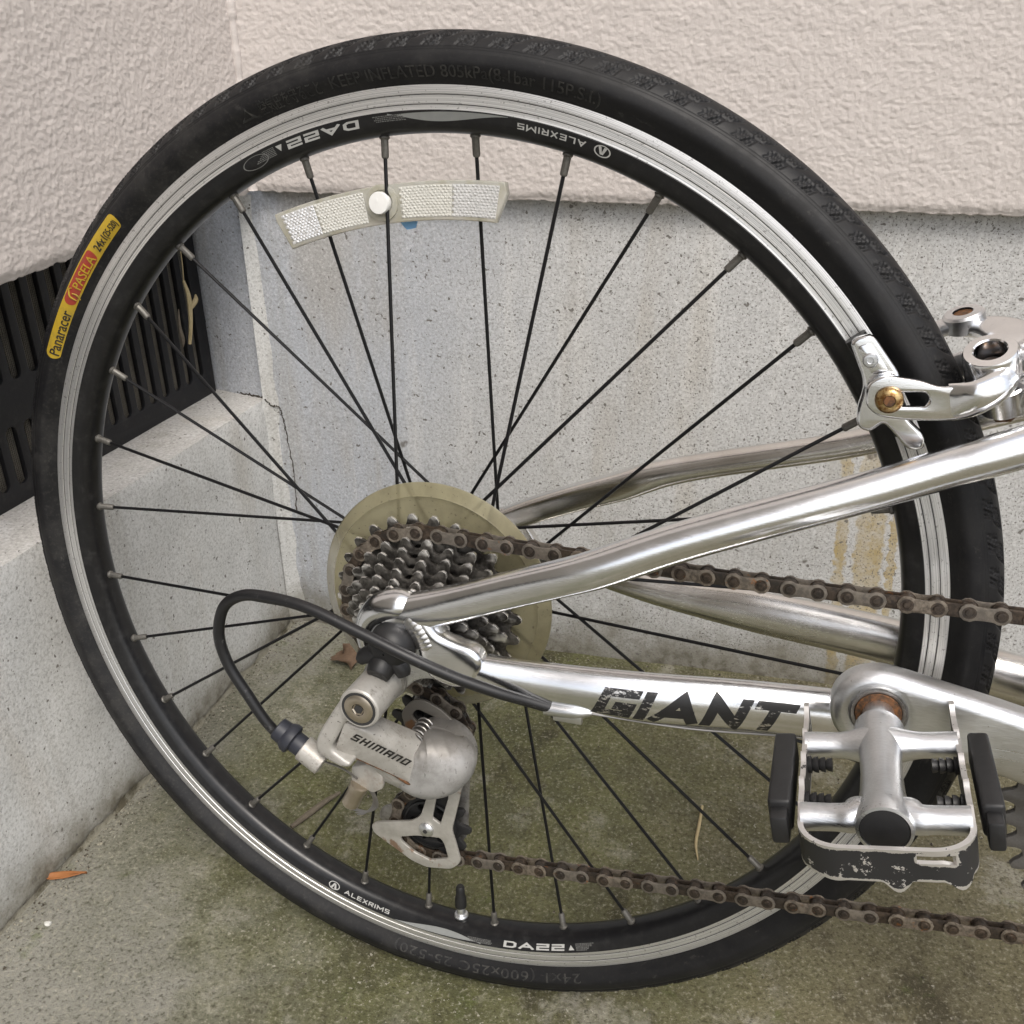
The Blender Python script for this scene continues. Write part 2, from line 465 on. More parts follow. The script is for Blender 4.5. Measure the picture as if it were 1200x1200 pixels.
    # yellowed translucent spoke protector
    b = NB('yellowed_plastic')
    dirt = b.step(b.noise(60, 6, 0.75), 0.42, 0.72)
    spk = b.step(b.noise(520, 2, 0.6), 0.66, 0.72)
    col = b.mix(b.math('MULTIPLY', dirt, 0.45), (0.46, 0.425, 0.285), (0.22, 0.19, 0.12))
    col = b.mix(b.math('MULTIPLY', spk, 0.7), col, (0.10, 0.075, 0.05))
    M['protector'] = b.done(col, 0.34, 0, b.bump(b.noise(40, 3), 0.05, 0.001), 0.5, trans=0.72, ior=1.2)

    b = NB('black_plastic')
    M['black'] = b.done(b.mix(b.noise(300, 4), (0.0085, 0.0085, 0.009), (0.020, 0.020, 0.021)), 0.48, 0, b.bump(b.noise(900, 2), 0.08, 0.0003), 0.5)
    b = NB('cable_housing_black')
    sc2 = b.step(b.noise(160, 4, 0.8), 0.58, 0.7)
    M['housing'] = b.done(b.mix(b.math('MULTIPLY', sc2, 0.6), (0.011, 0.011, 0.012), (0.10, 0.10, 0.10)), 0.42, 0, None, 0.5)
    b = NB('blueish_black_plastic')
    M['navy'] = b.done(b.mix(b.noise(200, 4), (0.016, 0.018, 0.026), (0.032, 0.035, 0.046)), 0.5)
    b = NB('wire_steel')
    M['wire'] = b.done((0.30, 0.29, 0.28), 0.4, 0.9)

    # pedal
    b = NB('chipped_black_paint')
    geo = b.n.new('ShaderNodeNewGeometry')
    x, y, z = b.xyz()
    n = b.noise(150, 5, 0.75)
    e = b.math('ADD', n, b.math('MULTIPLY', b.step(geo.outputs['Pointiness'], 0.515, 0.56), 0.22))
    chip = b.step(e, 0.585, 0.61)
    col = b.mix(chip, (0.020, 0.020, 0.021), (0.72, 0.70, 0.68))
    M['chipped'] = b.done(col, b.lerp(chip, 0.45, 0.35), b.math('MULTIPLY', chip, 0.8), b.bump(chip, 0.25, 0.0004))

    # reflector
    b = NB('reflector_clear_plastic')
    M['clear'] = b.done(b.mix(b.step(b.noise(90, 4), 0.4, 0.7), (0.70, 0.69, 0.63), (0.58, 0.56, 0.45)), 0.2, 0, None, 0.5, trans=0.55, ior=1.35)
    b = NB('reflector_prisms')
    n = b.noise(900, 2)
    M['prism'] = b.done(b.mix(n, (0.52, 0.51, 0.47), (0.70, 0.69, 0.64)), 0.16, 0.12, None, 0.5, coat=0.6)
    b = NB('reflector_prisms_bright')
    n = b.noise(900, 2)
    M['prism2'] = b.done(b.mix(n, (0.58, 0.58, 0.58), (0.80, 0.80, 0.80)), 0.08, 0.35, None, 0.5, coat=0.6)
    b = NB('white_plastic_button')
    M['button'] = b.done((0.80, 0.80, 0.78), 0.4)
    b = NB('blue_tape')
    M['blue'] = b.done((0.22, 0.45, 0.74), 0.6)

    # litter
    b = NB('dead_leaf')
    M['leaf'] = b.done(b.mix(b.noise(260, 5, 0.75), (0.075, 0.047, 0.03), (0.20, 0.135, 0.09)), 0.75, 0, b.bump(b.noise(420, 4), 0.5, 0.001), 0.25)
    b = NB('orange_dead_leaf')
    M['orange'] = b.done(b.mix(b.noise(200, 4), (0.24, 0.085, 0.025), (0.36, 0.15, 0.05)), 0.7)
    b = NB('straw')
    M['straw'] = b.done(b.mix(b.noise(250, 4), (0.36, 0.28, 0.14), (0.56, 0.46, 0.27)), 0.7)
    b = NB('twig_bark')
    M['twig'] = b.done(b.mix(b.noise(300, 4), (0.075, 0.06, 0.045), (0.19, 0.16, 0.12)), 0.85)
    b = NB('pale_pebble')
    M['pebble'] = b.done(b.mix(b.noise(300, 4), (0.50, 0.49, 0.45), (0.66, 0.65, 0.62)), 0.7)


mats()


# ------------------------------------------------------------------ mesh helpers
def mesh_of(verts, faces, mat=None, smooth=True, name='mesh'):
    me = bpy.data.meshes.new(name)
    if isinstance(verts, np.ndarray) and isinstance(faces, np.ndarray):
        n, k = faces.shape
        me.vertices.add(len(verts))
        me.vertices.foreach_set('co', verts.astype(np.float32).ravel())
        me.loops.add(n * k)
        me.loops.foreach_set('vertex_index', faces.astype(np.int32).ravel())
        me.polygons.add(n)
        me.polygons.foreach_set('loop_start', np.arange(0, n * k, k, dtype=np.int32))
        me.update(calc_edges=True)
    else:
        me.from_pydata([tuple(map(float, v)) for v in verts], [], [tuple(int(i) for i in f) for f in faces])
    me.validate()
    if smooth:
        me.polygons.foreach_set('use_smooth', [True] * len(me.polygons))
    for x in (mat if isinstance(mat, (list, tuple)) else [mat]):
        if x is not None:
            me.materials.append(x)
    me.update()
    return me


def put(name, me, parent=None, loc=None):
    o = bpy.data.objects.new(name, me)
    C.objects.link(o)
    if parent is not None:
        o.parent = parent
    if loc is not None:
        o.location = loc
    return o


def tag(o, label=None, cat=None, group=None, kind=None):
    if label:
        o['label'] = label
    if cat:
        o['category'] = cat
    if group:
        o['group'] = group
    if kind:
        o['kind'] = kind
    return o


def auto_smooth(me, deg=35):
    """mark sharp edges by angle"""
    bm = bmesh.new()
    bm.from_mesh(me)
    lim = R(deg)
    for e in bm.edges:
        if len(e.link_faces) == 2:
            if e.calc_face_angle(0) > lim:
                e.smooth = False
    bm.to_mesh(me)
    bm.free()
    me.update()
    return me


def merge(parts, mat=None, smooth=True, sharp=35):
    """join (verts, faces) lists or meshes into one mesh"""
    V, F = [], []
    for p in parts:
        if isinstance(p, bpy.types.Mesh):
            v = [tuple(x.co) for x in p.vertices]
            f = [tuple(q.vertices) for q in p.polygons]
        else:
            v, f = p
        k = len(V)
        V += [tuple(x) for x in v]
        F += [tuple(i + k for i in q) for q in f]
    me = mesh_of(V, F, mat, smooth)
    return auto_smooth(me, sharp) if smooth and sharp else me


def grid_faces(nu, nv, wrap_u=False, wrap_v=False):
    a = np.arange(nu * nv).reshape(nu, nv)
    if wrap_u:
        a = np.vstack([a, a[:1]])
    if wrap_v:
        a = np.hstack([a, a[:, :1]])
    return np.stack([a[:-1, :-1], a[1:, :-1], a[1:, 1:], a[:-1, 1:]], -1).reshape(-1, 4)


def lathe_y(profile, cx=0, cz=0, seg=48, cap0=True, cap1=True):
    """turn (radius, y) pairs about an axis parallel to Y through (cx, cz)"""
    V, n = [], len(profile)
    for i in range(seg):
        a = 2 * PI * i / seg
        for r, y in profile:
            V.append((cx + r * math.cos(a), y, cz + r * math.sin(a)))
    F = grid_faces(seg, n, wrap_u=True).tolist()
    if cap0:
        F.append([i * n for i in range(seg)])
    if cap1:
        F.append([i * n + n - 1 for i in reversed(range(seg))])
    return V, F


def lathe_axis(profile, p, d, seg=32, cap0=True, cap1=True):
    """turn (radius, distance) pairs about direction d from point p"""
    d = Vector(d).normalized()
    u = d.orthogonal().normalized()
    v = d.cross(u)
    p = Vector(p)
    V, n = [], len(profile)
    for i in range(seg):
        a = 2 * PI * i / seg
        q = u * math.cos(a) + v * math.sin(a)
        for r, t in profile:
            V.append(tuple(p + d * t + q * r))
    F = grid_faces(seg, n, wrap_u=True).tolist()
    if cap0:
        F.append([i * n for i in range(seg)])
    if cap1:
        F.append([i * n + n - 1 for i in reversed(range(seg))])
    return V, F


def spline(pts, per=8):
    """Catmull-Rom through rows of any width"""
    P = np.array(pts, float)
    P = np.vstack([2 * P[0] - P[1], P, 2 * P[-1] - P[-2]])
    out = []
    for i in range(1, len(P) - 2):
        for t in np.linspace(0, 1, per, endpoint=False):
            a, b, c, d = P[i - 1:i + 3]
            out.append(0.5 * ((2 * b) + (c - a) * t + (2 * a - 5 * b + 4 * c - d) * t * t + (3 * b - a - 3 * c + d) * t ** 3))
    out.append(P[-2])
    return np.array(out)


def tube(pts, per=8, seg=20, ref=None, sq=2.0, caps=True):
    """sweep; rows are x, y, z, ra[, rb[, squareness]]; ra lies across ref, rb along ref"""
    P = spline(pts, per) if per > 1 else np.array(pts, float)
    if P.shape[1] == 4:
        P = np.hstack([P, P[:, 3:4]])
    if P.shape[1] == 5:
        P = np.hstack([P, np.full((len(P), 1), sq)])
    X = P[:, :3]
    T = np.gradient(X, axis=0)
    T /= np.linalg.norm(T, axis=1)[:, None]
    V = []
    prev = None
    for i in range(len(P)):
        t = T[i]
        if ref is not None:
            b = np.array(ref, float)
            b = b - t * (b @ t)
        elif prev is None:
            b = np.array(Vector(t).orthogonal())
        else:
            b = prev - t * (prev @ t)
        b /= np.linalg.norm(b)
        prev = b
        a = np.cross(t, b)
        ra, rb, e = P[i, 3:6]
        for k in range(seg):
            th = 2 * PI * k / seg
            c, s = math.cos(th), math.sin(th)
            ca = math.copysign(abs(c) ** (2 / e), c)
            sb = math.copysign(abs(s) ** (2 / e), s)
            V.append(tuple(X[i] + a * ra * ca + b * rb * sb))
    n = len(P)
    F = grid_faces(n, seg, wrap_v=True)[:, ::-1].tolist()
    if caps:
        F.append(list(range(seg)))
        F.append([(n - 1) * seg + k for k in reversed(range(seg))])
    return V, F


def box(x0, x1, y0, y1, z0, z1):
    V = [(x, y, z) for x in (x0, x1) for y in (y0, y1) for z in (z0, z1)]
    return V, [(0, 1, 3, 2), (4, 6, 7, 5), (0, 4, 5, 1), (2, 3, 7, 6), (0, 2, 6, 4), (1, 5, 7, 3)]


def rbox(x0, x1, y0, y1, z0, z1, r=1.0, seg=2):
    bm = bmesh.new()
    v, f = box(x0, x1, y0, y1, z0, z1)
    vs = [bm.verts.new(p) for p in v]
    for q in f:
        bm.faces.new([vs[i] for i in q])
    bmesh.ops.bevel(bm, geom=bm.edges[:], offset=r, segments=seg, profile=0.5, affect='EDGES')
    bmesh.ops.recalc_face_normals(bm, faces=bm.faces)
    V = [tuple(q.co) for q in bm.verts]
    bm.verts.index_update()
    F = [[q.index for q in g.verts] for g in bm.faces]
    bm.free()
    return V, F


def curve_mesh(cu):
    o = bpy.data.objects.new('tmp', cu)
    C.objects.link(o)
    dg = bpy.context.evaluated_depsgraph_get()
    me = bpy.data.meshes.new_from_object(o.evaluated_get(dg))
    v = np.array([tuple(q.co) for q in me.vertices]).reshape(-1, 3)
    f = [tuple(q.vertices) for q in me.polygons]
    bpy.data.objects.remove(o)
    bpy.data.meshes.remove(me)
    return v, f


def plate(outline, holes=(), t=2.0, bevel=0.3, bres=1):
    """flat plate in local XY, thickness t centred on z=0, with holes and rounded edges"""
    cu = bpy.data.curves.new('plate', 'CURVE')
    cu.dimensions = '2D'
    cu.fill_mode = 'BOTH'
    for ring in [outline, *holes]:
        sp = cu.splines.new('POLY')
        sp.points.add(len(ring) - 1)
        for q, p in zip(sp.points, ring):
            q.co = (p[0], p[1], 0, 1)
        sp.use_cyclic_u = True
    cu.extrude = t / 2 - bevel
    cu.bevel_depth = bevel
    cu.bevel_resolution = bres
    cu.offset = -bevel
    v, f = curve_mesh(cu)
    bpy.data.curves.remove(cu)
    # weld doubles
    bm = bmesh.new()
    vs = [bm.verts.new(p) for p in v]
    for q in f:
        try:
            bm.faces.new([vs[i] for i in q])
        except ValueError:
            pass
    bmesh.ops.remove_doubles(bm, verts=bm.verts, dist=1e-4)
    bmesh.ops.recalc_face_normals(bm, faces=bm.faces)
    bm.verts.index_update()
    V = [tuple(q.co) for q in bm.verts]
    F = [[q.index for q in g.verts] for g in bm.faces]
    bm.free()
    return V, F


def plate_xz(outline, holes=(), y=0.0, t=2.0, bevel=0.3, bres=1):
    """plate whose outline is (x, z), standing at depth y"""
    V, F = plate(outline, holes, t, bevel, bres)
    return [(a, y + c, b) for a, b, c in V], [f[::-1] for f in F]


def xform(vf, mat):
    return [tuple(mat @ Vector(v)) for v in vf[0]], vf[1]


def ring_pts(cx, cy, r, n=20, a0=0, a1=2 * PI, closed=True):
    k = n if closed else n - 1
    return [(cx + r * math.cos(a0 + (a1 - a0) * i / k), cy + r * math.sin(a0 + (a1 - a0) * i / k)) for i in range(n)]


def smooth_loop(pts, per=5):
    """closed Catmull-Rom loop of (x, y)"""
    P = np.array(pts, float)
    n = len(P)
    out = []
    for i in range(n):
        a, b, c, d = P[i - 1], P[i], P[(i + 1) % n], P[(i + 2) % n]
        for t in np.linspace(0, 1, per, endpoint=False):
            out.append(tuple(0.5 * ((2 * b) + (c - a) * t + (2 * a - 5 * b + 4 * c - d) * t * t + (3 * b - a - 3 * c + d) * t ** 3)))
    return out


def rounded(pts, r, n=5):
    """polygon with rounded corners; r a number or one per corner"""
    out = []
    N = len(pts)
    rs = r if isinstance(r, (list, tuple)) else [r] * N
    for i in range(N):
        p = np.array(pts[i], float)
        a = np.array(pts[i - 1], float) - p
        b = np.array(pts[(i + 1) % N], float) - p
        la, lb = np.linalg.norm(a), np.linalg.norm(b)
        k = min(rs[i], la * 0.48, lb * 0.48)
        p0, p1 = p + a / la * k, p + b / lb * k
        for t in np.linspace(0, 1, n):
            out.append(tuple((1 - t) ** 2 * p0 + 2 * t * (1 - t) * p + t * t * p1))
    return out


def slot_pts(x0, y0, x1, y1, r, n=8):
    """stadium from (x0,y0) to (x1,y1)"""
    a = math.atan2(y1 - y0, x1 - x0)
    return (ring_pts(x1, y1, r, n, a - PI / 2, a + PI / 2, False) + ring_pts(x0, y0, r, n, a + PI / 2, a + 3 * PI / 2, False))


def gear(T, pitch=12.7, tip=3.3, root=3.9):
    pr = pitch / (2 * math.sin(PI / T))
    out = []
    for i in range(T):
        for f, r in ((-.5, pr - root), (-.36, pr - root * .93), (-.27, pr - root * .5), (-.20, pr + tip * .25), (-.08, pr + tip), (.08, pr + tip),
                     (.20, pr + tip * .25), (.27, pr - root * .5), (.36, pr - root * .93)):
            a = 2 * PI * (i + f) / T
            out.append((r * math.cos(a), r * math.sin(a)))
    return out, pr


def text_vf(body, size=1.0, extrude=0.0, shear=0.0, offset=0.0, spacing=1.0):
    cu = bpy.data.curves.new('lettering', 'FONT')
    cu.body = body
    cu.size = size
    cu.extrude = extrude
    cu.shear = shear
    cu.offset = offset
    cu.space_character = spacing
    cu.resolution_u = 3
    v, f = curve_mesh(cu)
    bpy.data.curves.remove(cu)
    return v, f


def subdiv(v, f, dy, dx=9e9, it=3):
    """split long edges so that flat letters follow a round surface"""
    bm = bmesh.new()
    vs = [bm.verts.new(p) for p in v]
    for q in f:
        try:
            bm.faces.new([vs[i] for i in q])
        except ValueError:
            pass
    bmesh.ops.remove_doubles(bm, verts=bm.verts, dist=1e-5)
    for _ in range(it):
        es = [e for e in bm.edges if abs(e.verts[0].co.y - e.verts[1].co.y) > dy or abs(e.verts[0].co.x - e.verts[1].co.x) > dx]
        if not es:
            break
        bmesh.ops.subdivide_edges(bm, edges=es, cuts=1)
        bmesh.ops.triangulate(bm, faces=bm.faces[:])
    bm.verts.index_update()
    v = np.array([tuple(q.co) for q in bm.verts])
    f = [[q.index for q in g.verts] for g in bm.faces]
    bm.free()
    return v, f


STROKES = {
    'S': [[(1, 1), (0, 1), (0, .5), (1, .5), (1, 0), (0, 0)]], 'H': [[(0, 0), (0, 1)], [(1, 0), (1, 1)], [(0, .5), (1, .5)]], 'I': [[(0, 0), (0, 1)]],
    'M': [[(0, 0), (0, 1), (.5, .3), (1, 1), (1, 0)]], 'W': [[(0, 0), (0, 1), (1, 1), (1, 0)], [(.5, 0), (.5, 1)]], 'A': [[(0, 0), (0, 1), (1, 1), (1, 0)], [(0, .42), (1, .42)]],
    'V': [[(0, 0), (.5, 1), (1, 0)], [(.2, .32), (.8, .32)]], 'N': [[(0, 0), (0, 1), (1, 1), (1, 0)]], 'Z': [[(0, 0), (0, 1), (1, 0), (1, 1)]],
    'O': [[(0, 0), (0, 1), (1, 1), (1, 0), (0, 0)]], 'D': [[(0, 0), (0, 1), (.75, 1), (1, .8), (1, .2), (.75, 0), (0, 0)]],
    '2': [[(0, 1), (1, 1), (1, .52), (0, .52), (0, 0), (1, 0)]], 'L': [[(0, 1), (0, 0), (1, 0)]], 'E': [[(1, 1), (0, 1), (0, 0), (1, 0)], [(0, .5), (.9, .5)]],
    'X': [[(0, 0), (1, 1)], [(0, 1), (1, 0)]], 'R': [[(0, 0), (0, 1), (1, 1), (1, .48), (0, .48)], [(.5, .48), (1, 0)]],
    'G': [[(1, 1), (0, 1), (0, 0), (1, 0), (1, .42), (.62, .42)]], 'T': [[(0, 1), (1, 1)], [(.5, 0), (.5, 1)]]}


def block_text(body, wgt=0.16, width=0.62, gap=0.2, shear=0.0, sub=1):
    """squared technical lettering: every pen stroke a mitred strip; cap height 1"""
    V, F = [], []
    x0 = 0.0
    lift = 0
    for ch in body:
        wd = wgt if ch == 'I' else width * (1.45 if ch in 'MW' else 1.2 if ch == 'V' else 1.0)
        for line in STROKES[ch]:
            P = [np.array((x0 + wgt / 2 + p[0] * (wd - wgt), wgt / 2 + p[1] * (1 - wgt))) for p in line]
            closed = line[0] == line[-1]
            if closed:
                P = P[:-1]
            else:
                for a, b in ((0, 1), (-1, -2)):
                    d = P[a] - P[b]
                    P[a] = P[a] + d / np.linalg.norm(d) * wgt / 2
            n = len(P)
            k0 = len(V)
            lift += 1
            for i in range(n):
                dp = P[i] - P[i - 1] if (closed or i > 0) else P[1] - P[0]
                dn = P[(i + 1) % n] - P[i] if (closed or i < n - 1) else dp
                dp, dn = dp / np.linalg.norm(dp), dn / np.linalg.norm(dn)
                np_, nn_ = np.array((-dp[1], dp[0])), np.array((-dn[1], dn[0]))
                mt = np_ + nn_
                mt = mt / max(0.35, mt @ mt) * 2 * wgt / 2
                for sg in (1, -1):
                    q = P[i] + mt * sg
                    V.append((q[0] + shear * q[1], q[1], lift * 0.0004))
            m = n if closed else n - 1
            for i in range(m):
                a, b = k0 + 2 * i, k0 + 2 * ((i + 1) % n)
                F.append((a, a + 1, b + 1, b))
        x0 += wd + gap
    return np.array(V), F


# numpy gradient noise for relief
def lattice(x, y, seed):
    xi, yi = np.floor(x).astype(np.int64), np.floor(y).astype(np.int64)
    xf, yf = x - xi, y - yi
    rs = np.random.RandomState(seed)
    ang = rs.rand(512) * 2 * PI
    perm = np.concatenate([rs.permutation(512)] * 2)

    def g(i, j, dx, dy):
        a = ang[perm[(perm[i & 511] + j) & 511]]
        return np.cos(a) * dx + np.sin(a) * dy
    u, v = xf ** 3 * (xf * (xf * 6 - 15) + 10), yf ** 3 * (yf * (yf * 6 - 15) + 10)
    a = g(xi, yi, xf, yf) * (1 - u) + g(xi + 1, yi, xf - 1, yf) * u
    b = g(xi, yi + 1, xf, yf - 1) * (1 - u) + g(xi + 1, yi + 1, xf - 1, yf - 1) * u
    return a * (1 - v) + b * v


def fbm(x, y, seed, octv=3, gain=0.5):
    t, a = 0, 1
    for k in range(octv):
        t = t + a * lattice(x * 2 ** k, y * 2 ** k, seed + k)
        a *= gain
    return t


# ------------------------------------------------------------------ ground
xs = np.concatenate([[-60, -20, -6, -2, -.9], np.arange(-.45, .62, .006), [.9, 2, 6, 20, 60]])
ys = np.concatenate([[-60, -20, -6, -2, -.8], np.arange(-.34, .40, .006), [.6, 1.5, 6, 20, 60]])
XX, YY = np.meshgrid(xs, ys, indexing='ij')
ZZ = 0.0016 * fbm(XX * 9, YY * 9, 3, 4)
ZZ[(np.abs(XX) > .7) | (np.abs(YY) > .5)] = 0
ground = put('ground', mesh_of(np.stack([XX, YY, ZZ], -1).reshape(-1, 3), grid_faces(*XX.shape), M['ground']))
tag(ground, 'mossy stained concrete ground under the bicycle', None, None, 'structure')

# ------------------------------------------------------------------ house: stuccoed walls on a painted concrete footing
house = bpy.data.objects.new('house', None)
C.objects.link(house)
house.location = (-0.2715, 0.342, 0)
tag(house, 'beige stuccoed house corner on a grey concrete footing with a black vent', 'house')
HL = Vector((0.2715, -0.342, 0))
NL = np.array([0.9934, -0.1146, 0.0])          # left wall faces this way
DLr = np.array([0.1146, 0.9934, 0.0])          # and runs this way
DL = -0.311
RY = 0.342


def lw(l, d, z):
    """left wall point: l along, d proud of the footing face, z up"""
    p = NL * (DL + d) + DLr * l
    return (p[0], p[1], z)


CL = (RY - (NL * DL)[1]) / DLr[1]              # l of the corner
COR = lw(CL, 0, 0)                             # footing corner
TS_R, TS_L = 0.015, 0.021                      # stucco proud of the footing
CLS = (RY - TS_R - (NL * (DL + TS_L))[1]) / DLr[1]
XCS = lw(CLS, TS_L, 0)[0]                      # stucco corner x


def stucco_h(u, v, seed):
    """lumpy sprayed relief, metres in, metres out"""
    wx = fbm(u * 110, v * 110, seed + 40, 2) * 0.0026
    a = fbm((u + wx) * 265, (v - wx) * 310, seed, 2, 0.55)
    r = 1 - np.abs(fbm((u - wx) * 240, v * 300, seed + 9, 2)) * 2.2
    return 0.00062 * a + 0.00034 * r + 0.00045 * fbm(u * 70, v * 80, seed + 3, 2)


# right wall stucco
zb = 0.1625 + GZ
x_in = np.append(np.arange(XCS, 0.50, 0.00105), np.arange(0.50, 0.6205, 0.004))
z_in = np.append(np.arange(zb, 0.765, 0.00105), np.arange(0.765, 0.802, 0.004))
U, Vv = np.meshgrid(x_in, z_in, indexing='ij')
H = stucco_h(U, Vv, 11)
edge = np.exp(-((Vv - zb) / 0.004) ** 2)
H = H - edge * 0.0022
zz = Vv + edge * (fbm(U * 90, U * 0, 21, 3) * 0.0022)
vr = np.stack([U, RY - TS_R - H, zz], -1).reshape(-1, 3)
fr = grid_faces(*U.shape)
lip = [(x, RY + 0.001, zb + 0.0015) for x in x_in]
n0, nz = len(vr), len(z_in)
lf = [(i * nz, n0 + i, n0 + i + 1, (i + 1) * nz) for i in range(len(x_in) - 1)]
ext = []
ev = [(XCS, RY - TS_R, 0.80 - .001), (0.62 - .001, RY - TS_R, 0.80 - .001), (0.62 - .001, RY - TS_R, 2.7), (XCS, RY - TS_R, 2.7),
      (0.619, RY - TS_R, zb), (2.4, RY - TS_R, zb), (2.4, RY - TS_R, 2.7), (0.619, RY - TS_R, 2.7), (0.619, RY + .001, zb), (2.4, RY + .001, zb)]
k = n0 + len(lip)
me = mesh_of(list(map(tuple, vr)) + lip + ev, fr.tolist() + lf + [(k, k + 1, k + 2, k + 3), (k + 4, k + 5, k + 6, k + 7), (k + 8, k + 9, k + 5, k + 4)], M['stucco'])
put('stucco_wall', me, house, HL)
# left wall stucco
l_in = np.append(np.arange(-0.16, 0.02, 0.004), np.arange(0.02, CLS, 0.00105))
z_in = np.append(np.arange(0, 0.32, 0.00105), np.arange(0.32, 0.36, 0.004))
U, Vv = np.meshgrid(l_in, z_in, indexing='ij')
zbl = 0.149 + 0.0405 * U + GZ
H = stucco_h(U, Vv, 31)
edge = np.exp(-(Vv / 0.004) ** 2)
H = H - edge * 0.0022
zz = zbl + Vv + edge * (fbm(U * 90, U * 0, 23, 3) * 0.0022)
P0 = NL[None, None, :] * (DL + TS_L + H)[..., None] + DLr[None, None, :] * U[..., None]
vr = np.stack([P0[..., 0], P0[..., 1], zz], -1).reshape(-1, 3)
fr = grid_faces(*U.shape)[:, ::-1]
n0, nz = len(vr), len(z_in)
lip = [lw(l, -0.012, 0.149 + 0.0405 * l + GZ + .001) for l in l_in]
lf = [(i * nz, (i + 1) * nz, n0 + i + 1, n0 + i) for i in range(len(l_in) - 1)]
zt = 0.149 + GZ + 0.355
ev = [lw(-.16, TS_L - .0004, zt - .012), lw(CLS, TS_L - .0004, zt), lw(CLS, TS_L - .0004, 2.7), lw(-.16, TS_L - .0004, 2.7),
      lw(-2.2, TS_L, 0.36), lw(-.159, TS_L, 0.149 - .0064 + GZ), lw(-.159, TS_L, 2.7), lw(-2.2, TS_L, 2.7), lw(-2.2, -.012, .36), lw(-.159, -.012, .149 - .0064 + GZ)]
k = n0 + len(lip)
me = mesh_of(list(map(tuple, vr)) + lip + ev, fr.tolist() + lf + [(k, k + 1, k + 2, k + 3), (k + 4, k + 5, k + 6, k + 7), (k + 8, k + 9, k + 5, k + 4)], M['stucco'])
put('stucco_wall', me, house, HL)

cb = []
for z in np.arange(zb + .001, 0.80, 0.0022):
    q = fbm(np.array([z * 70, z * 150]), np.array([0.4, 3.3]), 99, 3)
    cb.append((XCS + .001, RY - TS_R - .0005, z, 0.0034 + 0.0016 * abs(q[0]) + .0012 * q[1]))
put('corner_bead', mesh_of(*tube(cb, 1, 12), M['stucco']), house, HL)

# footing under the right wall (one sheet with gentle unevenness)
x_in = np.concatenate([np.arange(COR[0], 0.62, 0.008), [0.8, 1.4, 2.4]])
z_in = np.concatenate([np.arange(-0.01, 0.455, 0.008), [0.47]])
U, Vv = np.meshgrid(x_in, z_in, indexing='ij')
H = 0.0011 * fbm(U * 14, Vv * 14, 51, 4)
me = mesh_of(np.stack([U, RY - H, Vv], -1).reshape(-1, 3), grid_faces(*U.shape), M['footing'])
put('footing_wall', me, house, HL)
# footing under the left wall: face up to the ledge
LZ = -0.031 + GZ
l_in = np.concatenate([[-2.2, -1, -.4], np.arange(-.16, CL + .004, 0.008)])
z_in = np.append(np.arange(-0.01, LZ - .004, 0.008), LZ - 0.001)
U, Vv = np.meshgrid(l_in, z_in, indexing='ij')
H = 0.0022 * fbm(U * 12, Vv * 12, 61, 4)
H[:, -1] = -0.0012
P0 = NL[None, None, :] * (DL + H)[..., None] + DLr[None, None, :] * U[..., None]
me = mesh_of(np.stack([P0[..., 0], P0[..., 1], Vv], -1).reshape(-1, 3), grid_faces(*U.shape)[:, ::-1], M['footing_side'])
put('footing_wall', me, house, HL)
# the ledge below the vent
VD = -0.058
d_in = np.append(np.arange(VD - .03, -0.001, .006), -.0012)
l_in = np.concatenate([[-2.2, -1, -.4], np.arange(-.16, CL + .03, 0.01)])
U, Vv = np.meshgrid(l_in, d_in, indexing='ij')
Hh = LZ - 0.001 + 0.0008 * fbm(U * 20, Vv * 20, 71, 3) - 0.03 * (Vv * 0)
P0 = NL[None, None, :] * (DL + Vv)[..., None] + DLr[None, None, :] * U[..., None]
put('ledge', mesh_of(np.stack([P0[..., 0], P0[..., 1], Hh], -1).reshape(-1, 3), grid_faces(*U.shape), M['ledge']), house, HL)
# reveal beside the vent, closing the recess at the corner
a0, a1 = Vector(lw(CL + .0005, 0.0005, 0)), Vector(lw(CL + .0005 + .012, VD - .03, 0))
rv, N = [], 24
for i in range(13):
    for j in range(N + 1):
        q = a0.lerp(a1, i / 12)
        rv.append((q.x, q.y - 0.0012 * float(fbm(np.array([i * .5]), np.array([j * .5]), 81, 2)[0]), LZ - .004 + (0.46 - LZ) * j / N))
put('vent_reveal', mesh_of(rv, grid_faces(13, N + 1)[:, ::-1], M['footing']), house, HL)
# wall behind the vent and soffit above it so the recess is closed
bk = [lw(-2.2, VD - .029, LZ - .01), lw(CL + .02, VD - .029, LZ - .01), lw(CL + .02, VD - .029, .5), lw(-2.2, VD - .029, .5)]
put('recess_back', mesh_of(bk, [(0, 1, 2, 3)], M['vent'], False), house, HL)
# trowelled mortar fillet in the corner
cv = []
zs = np.arange(-0.005, 0.447, 0.006)
for z in zs:
    wob = float(fbm(np.array([z * 16]), np.array([0.3]), 91, 3)[0])
    for t in np.linspace(0, 1, 6):
        x = COR[0] + 0.0145 * t + wob * 0.004 * t
        y = RY - 0.0045 * (1 - t) ** 2 - 0.0007 + 0.0012 * t
        cv.append((x - .0006 * (1 - t), y - (0.0035 if z < LZ else 0) * (1 - t) ** 3, z))
put('mortar_fillet', mesh_of(cv, grid_faces(len(zs), 6)[:, ::-1], M['footing_side']), house, HL)
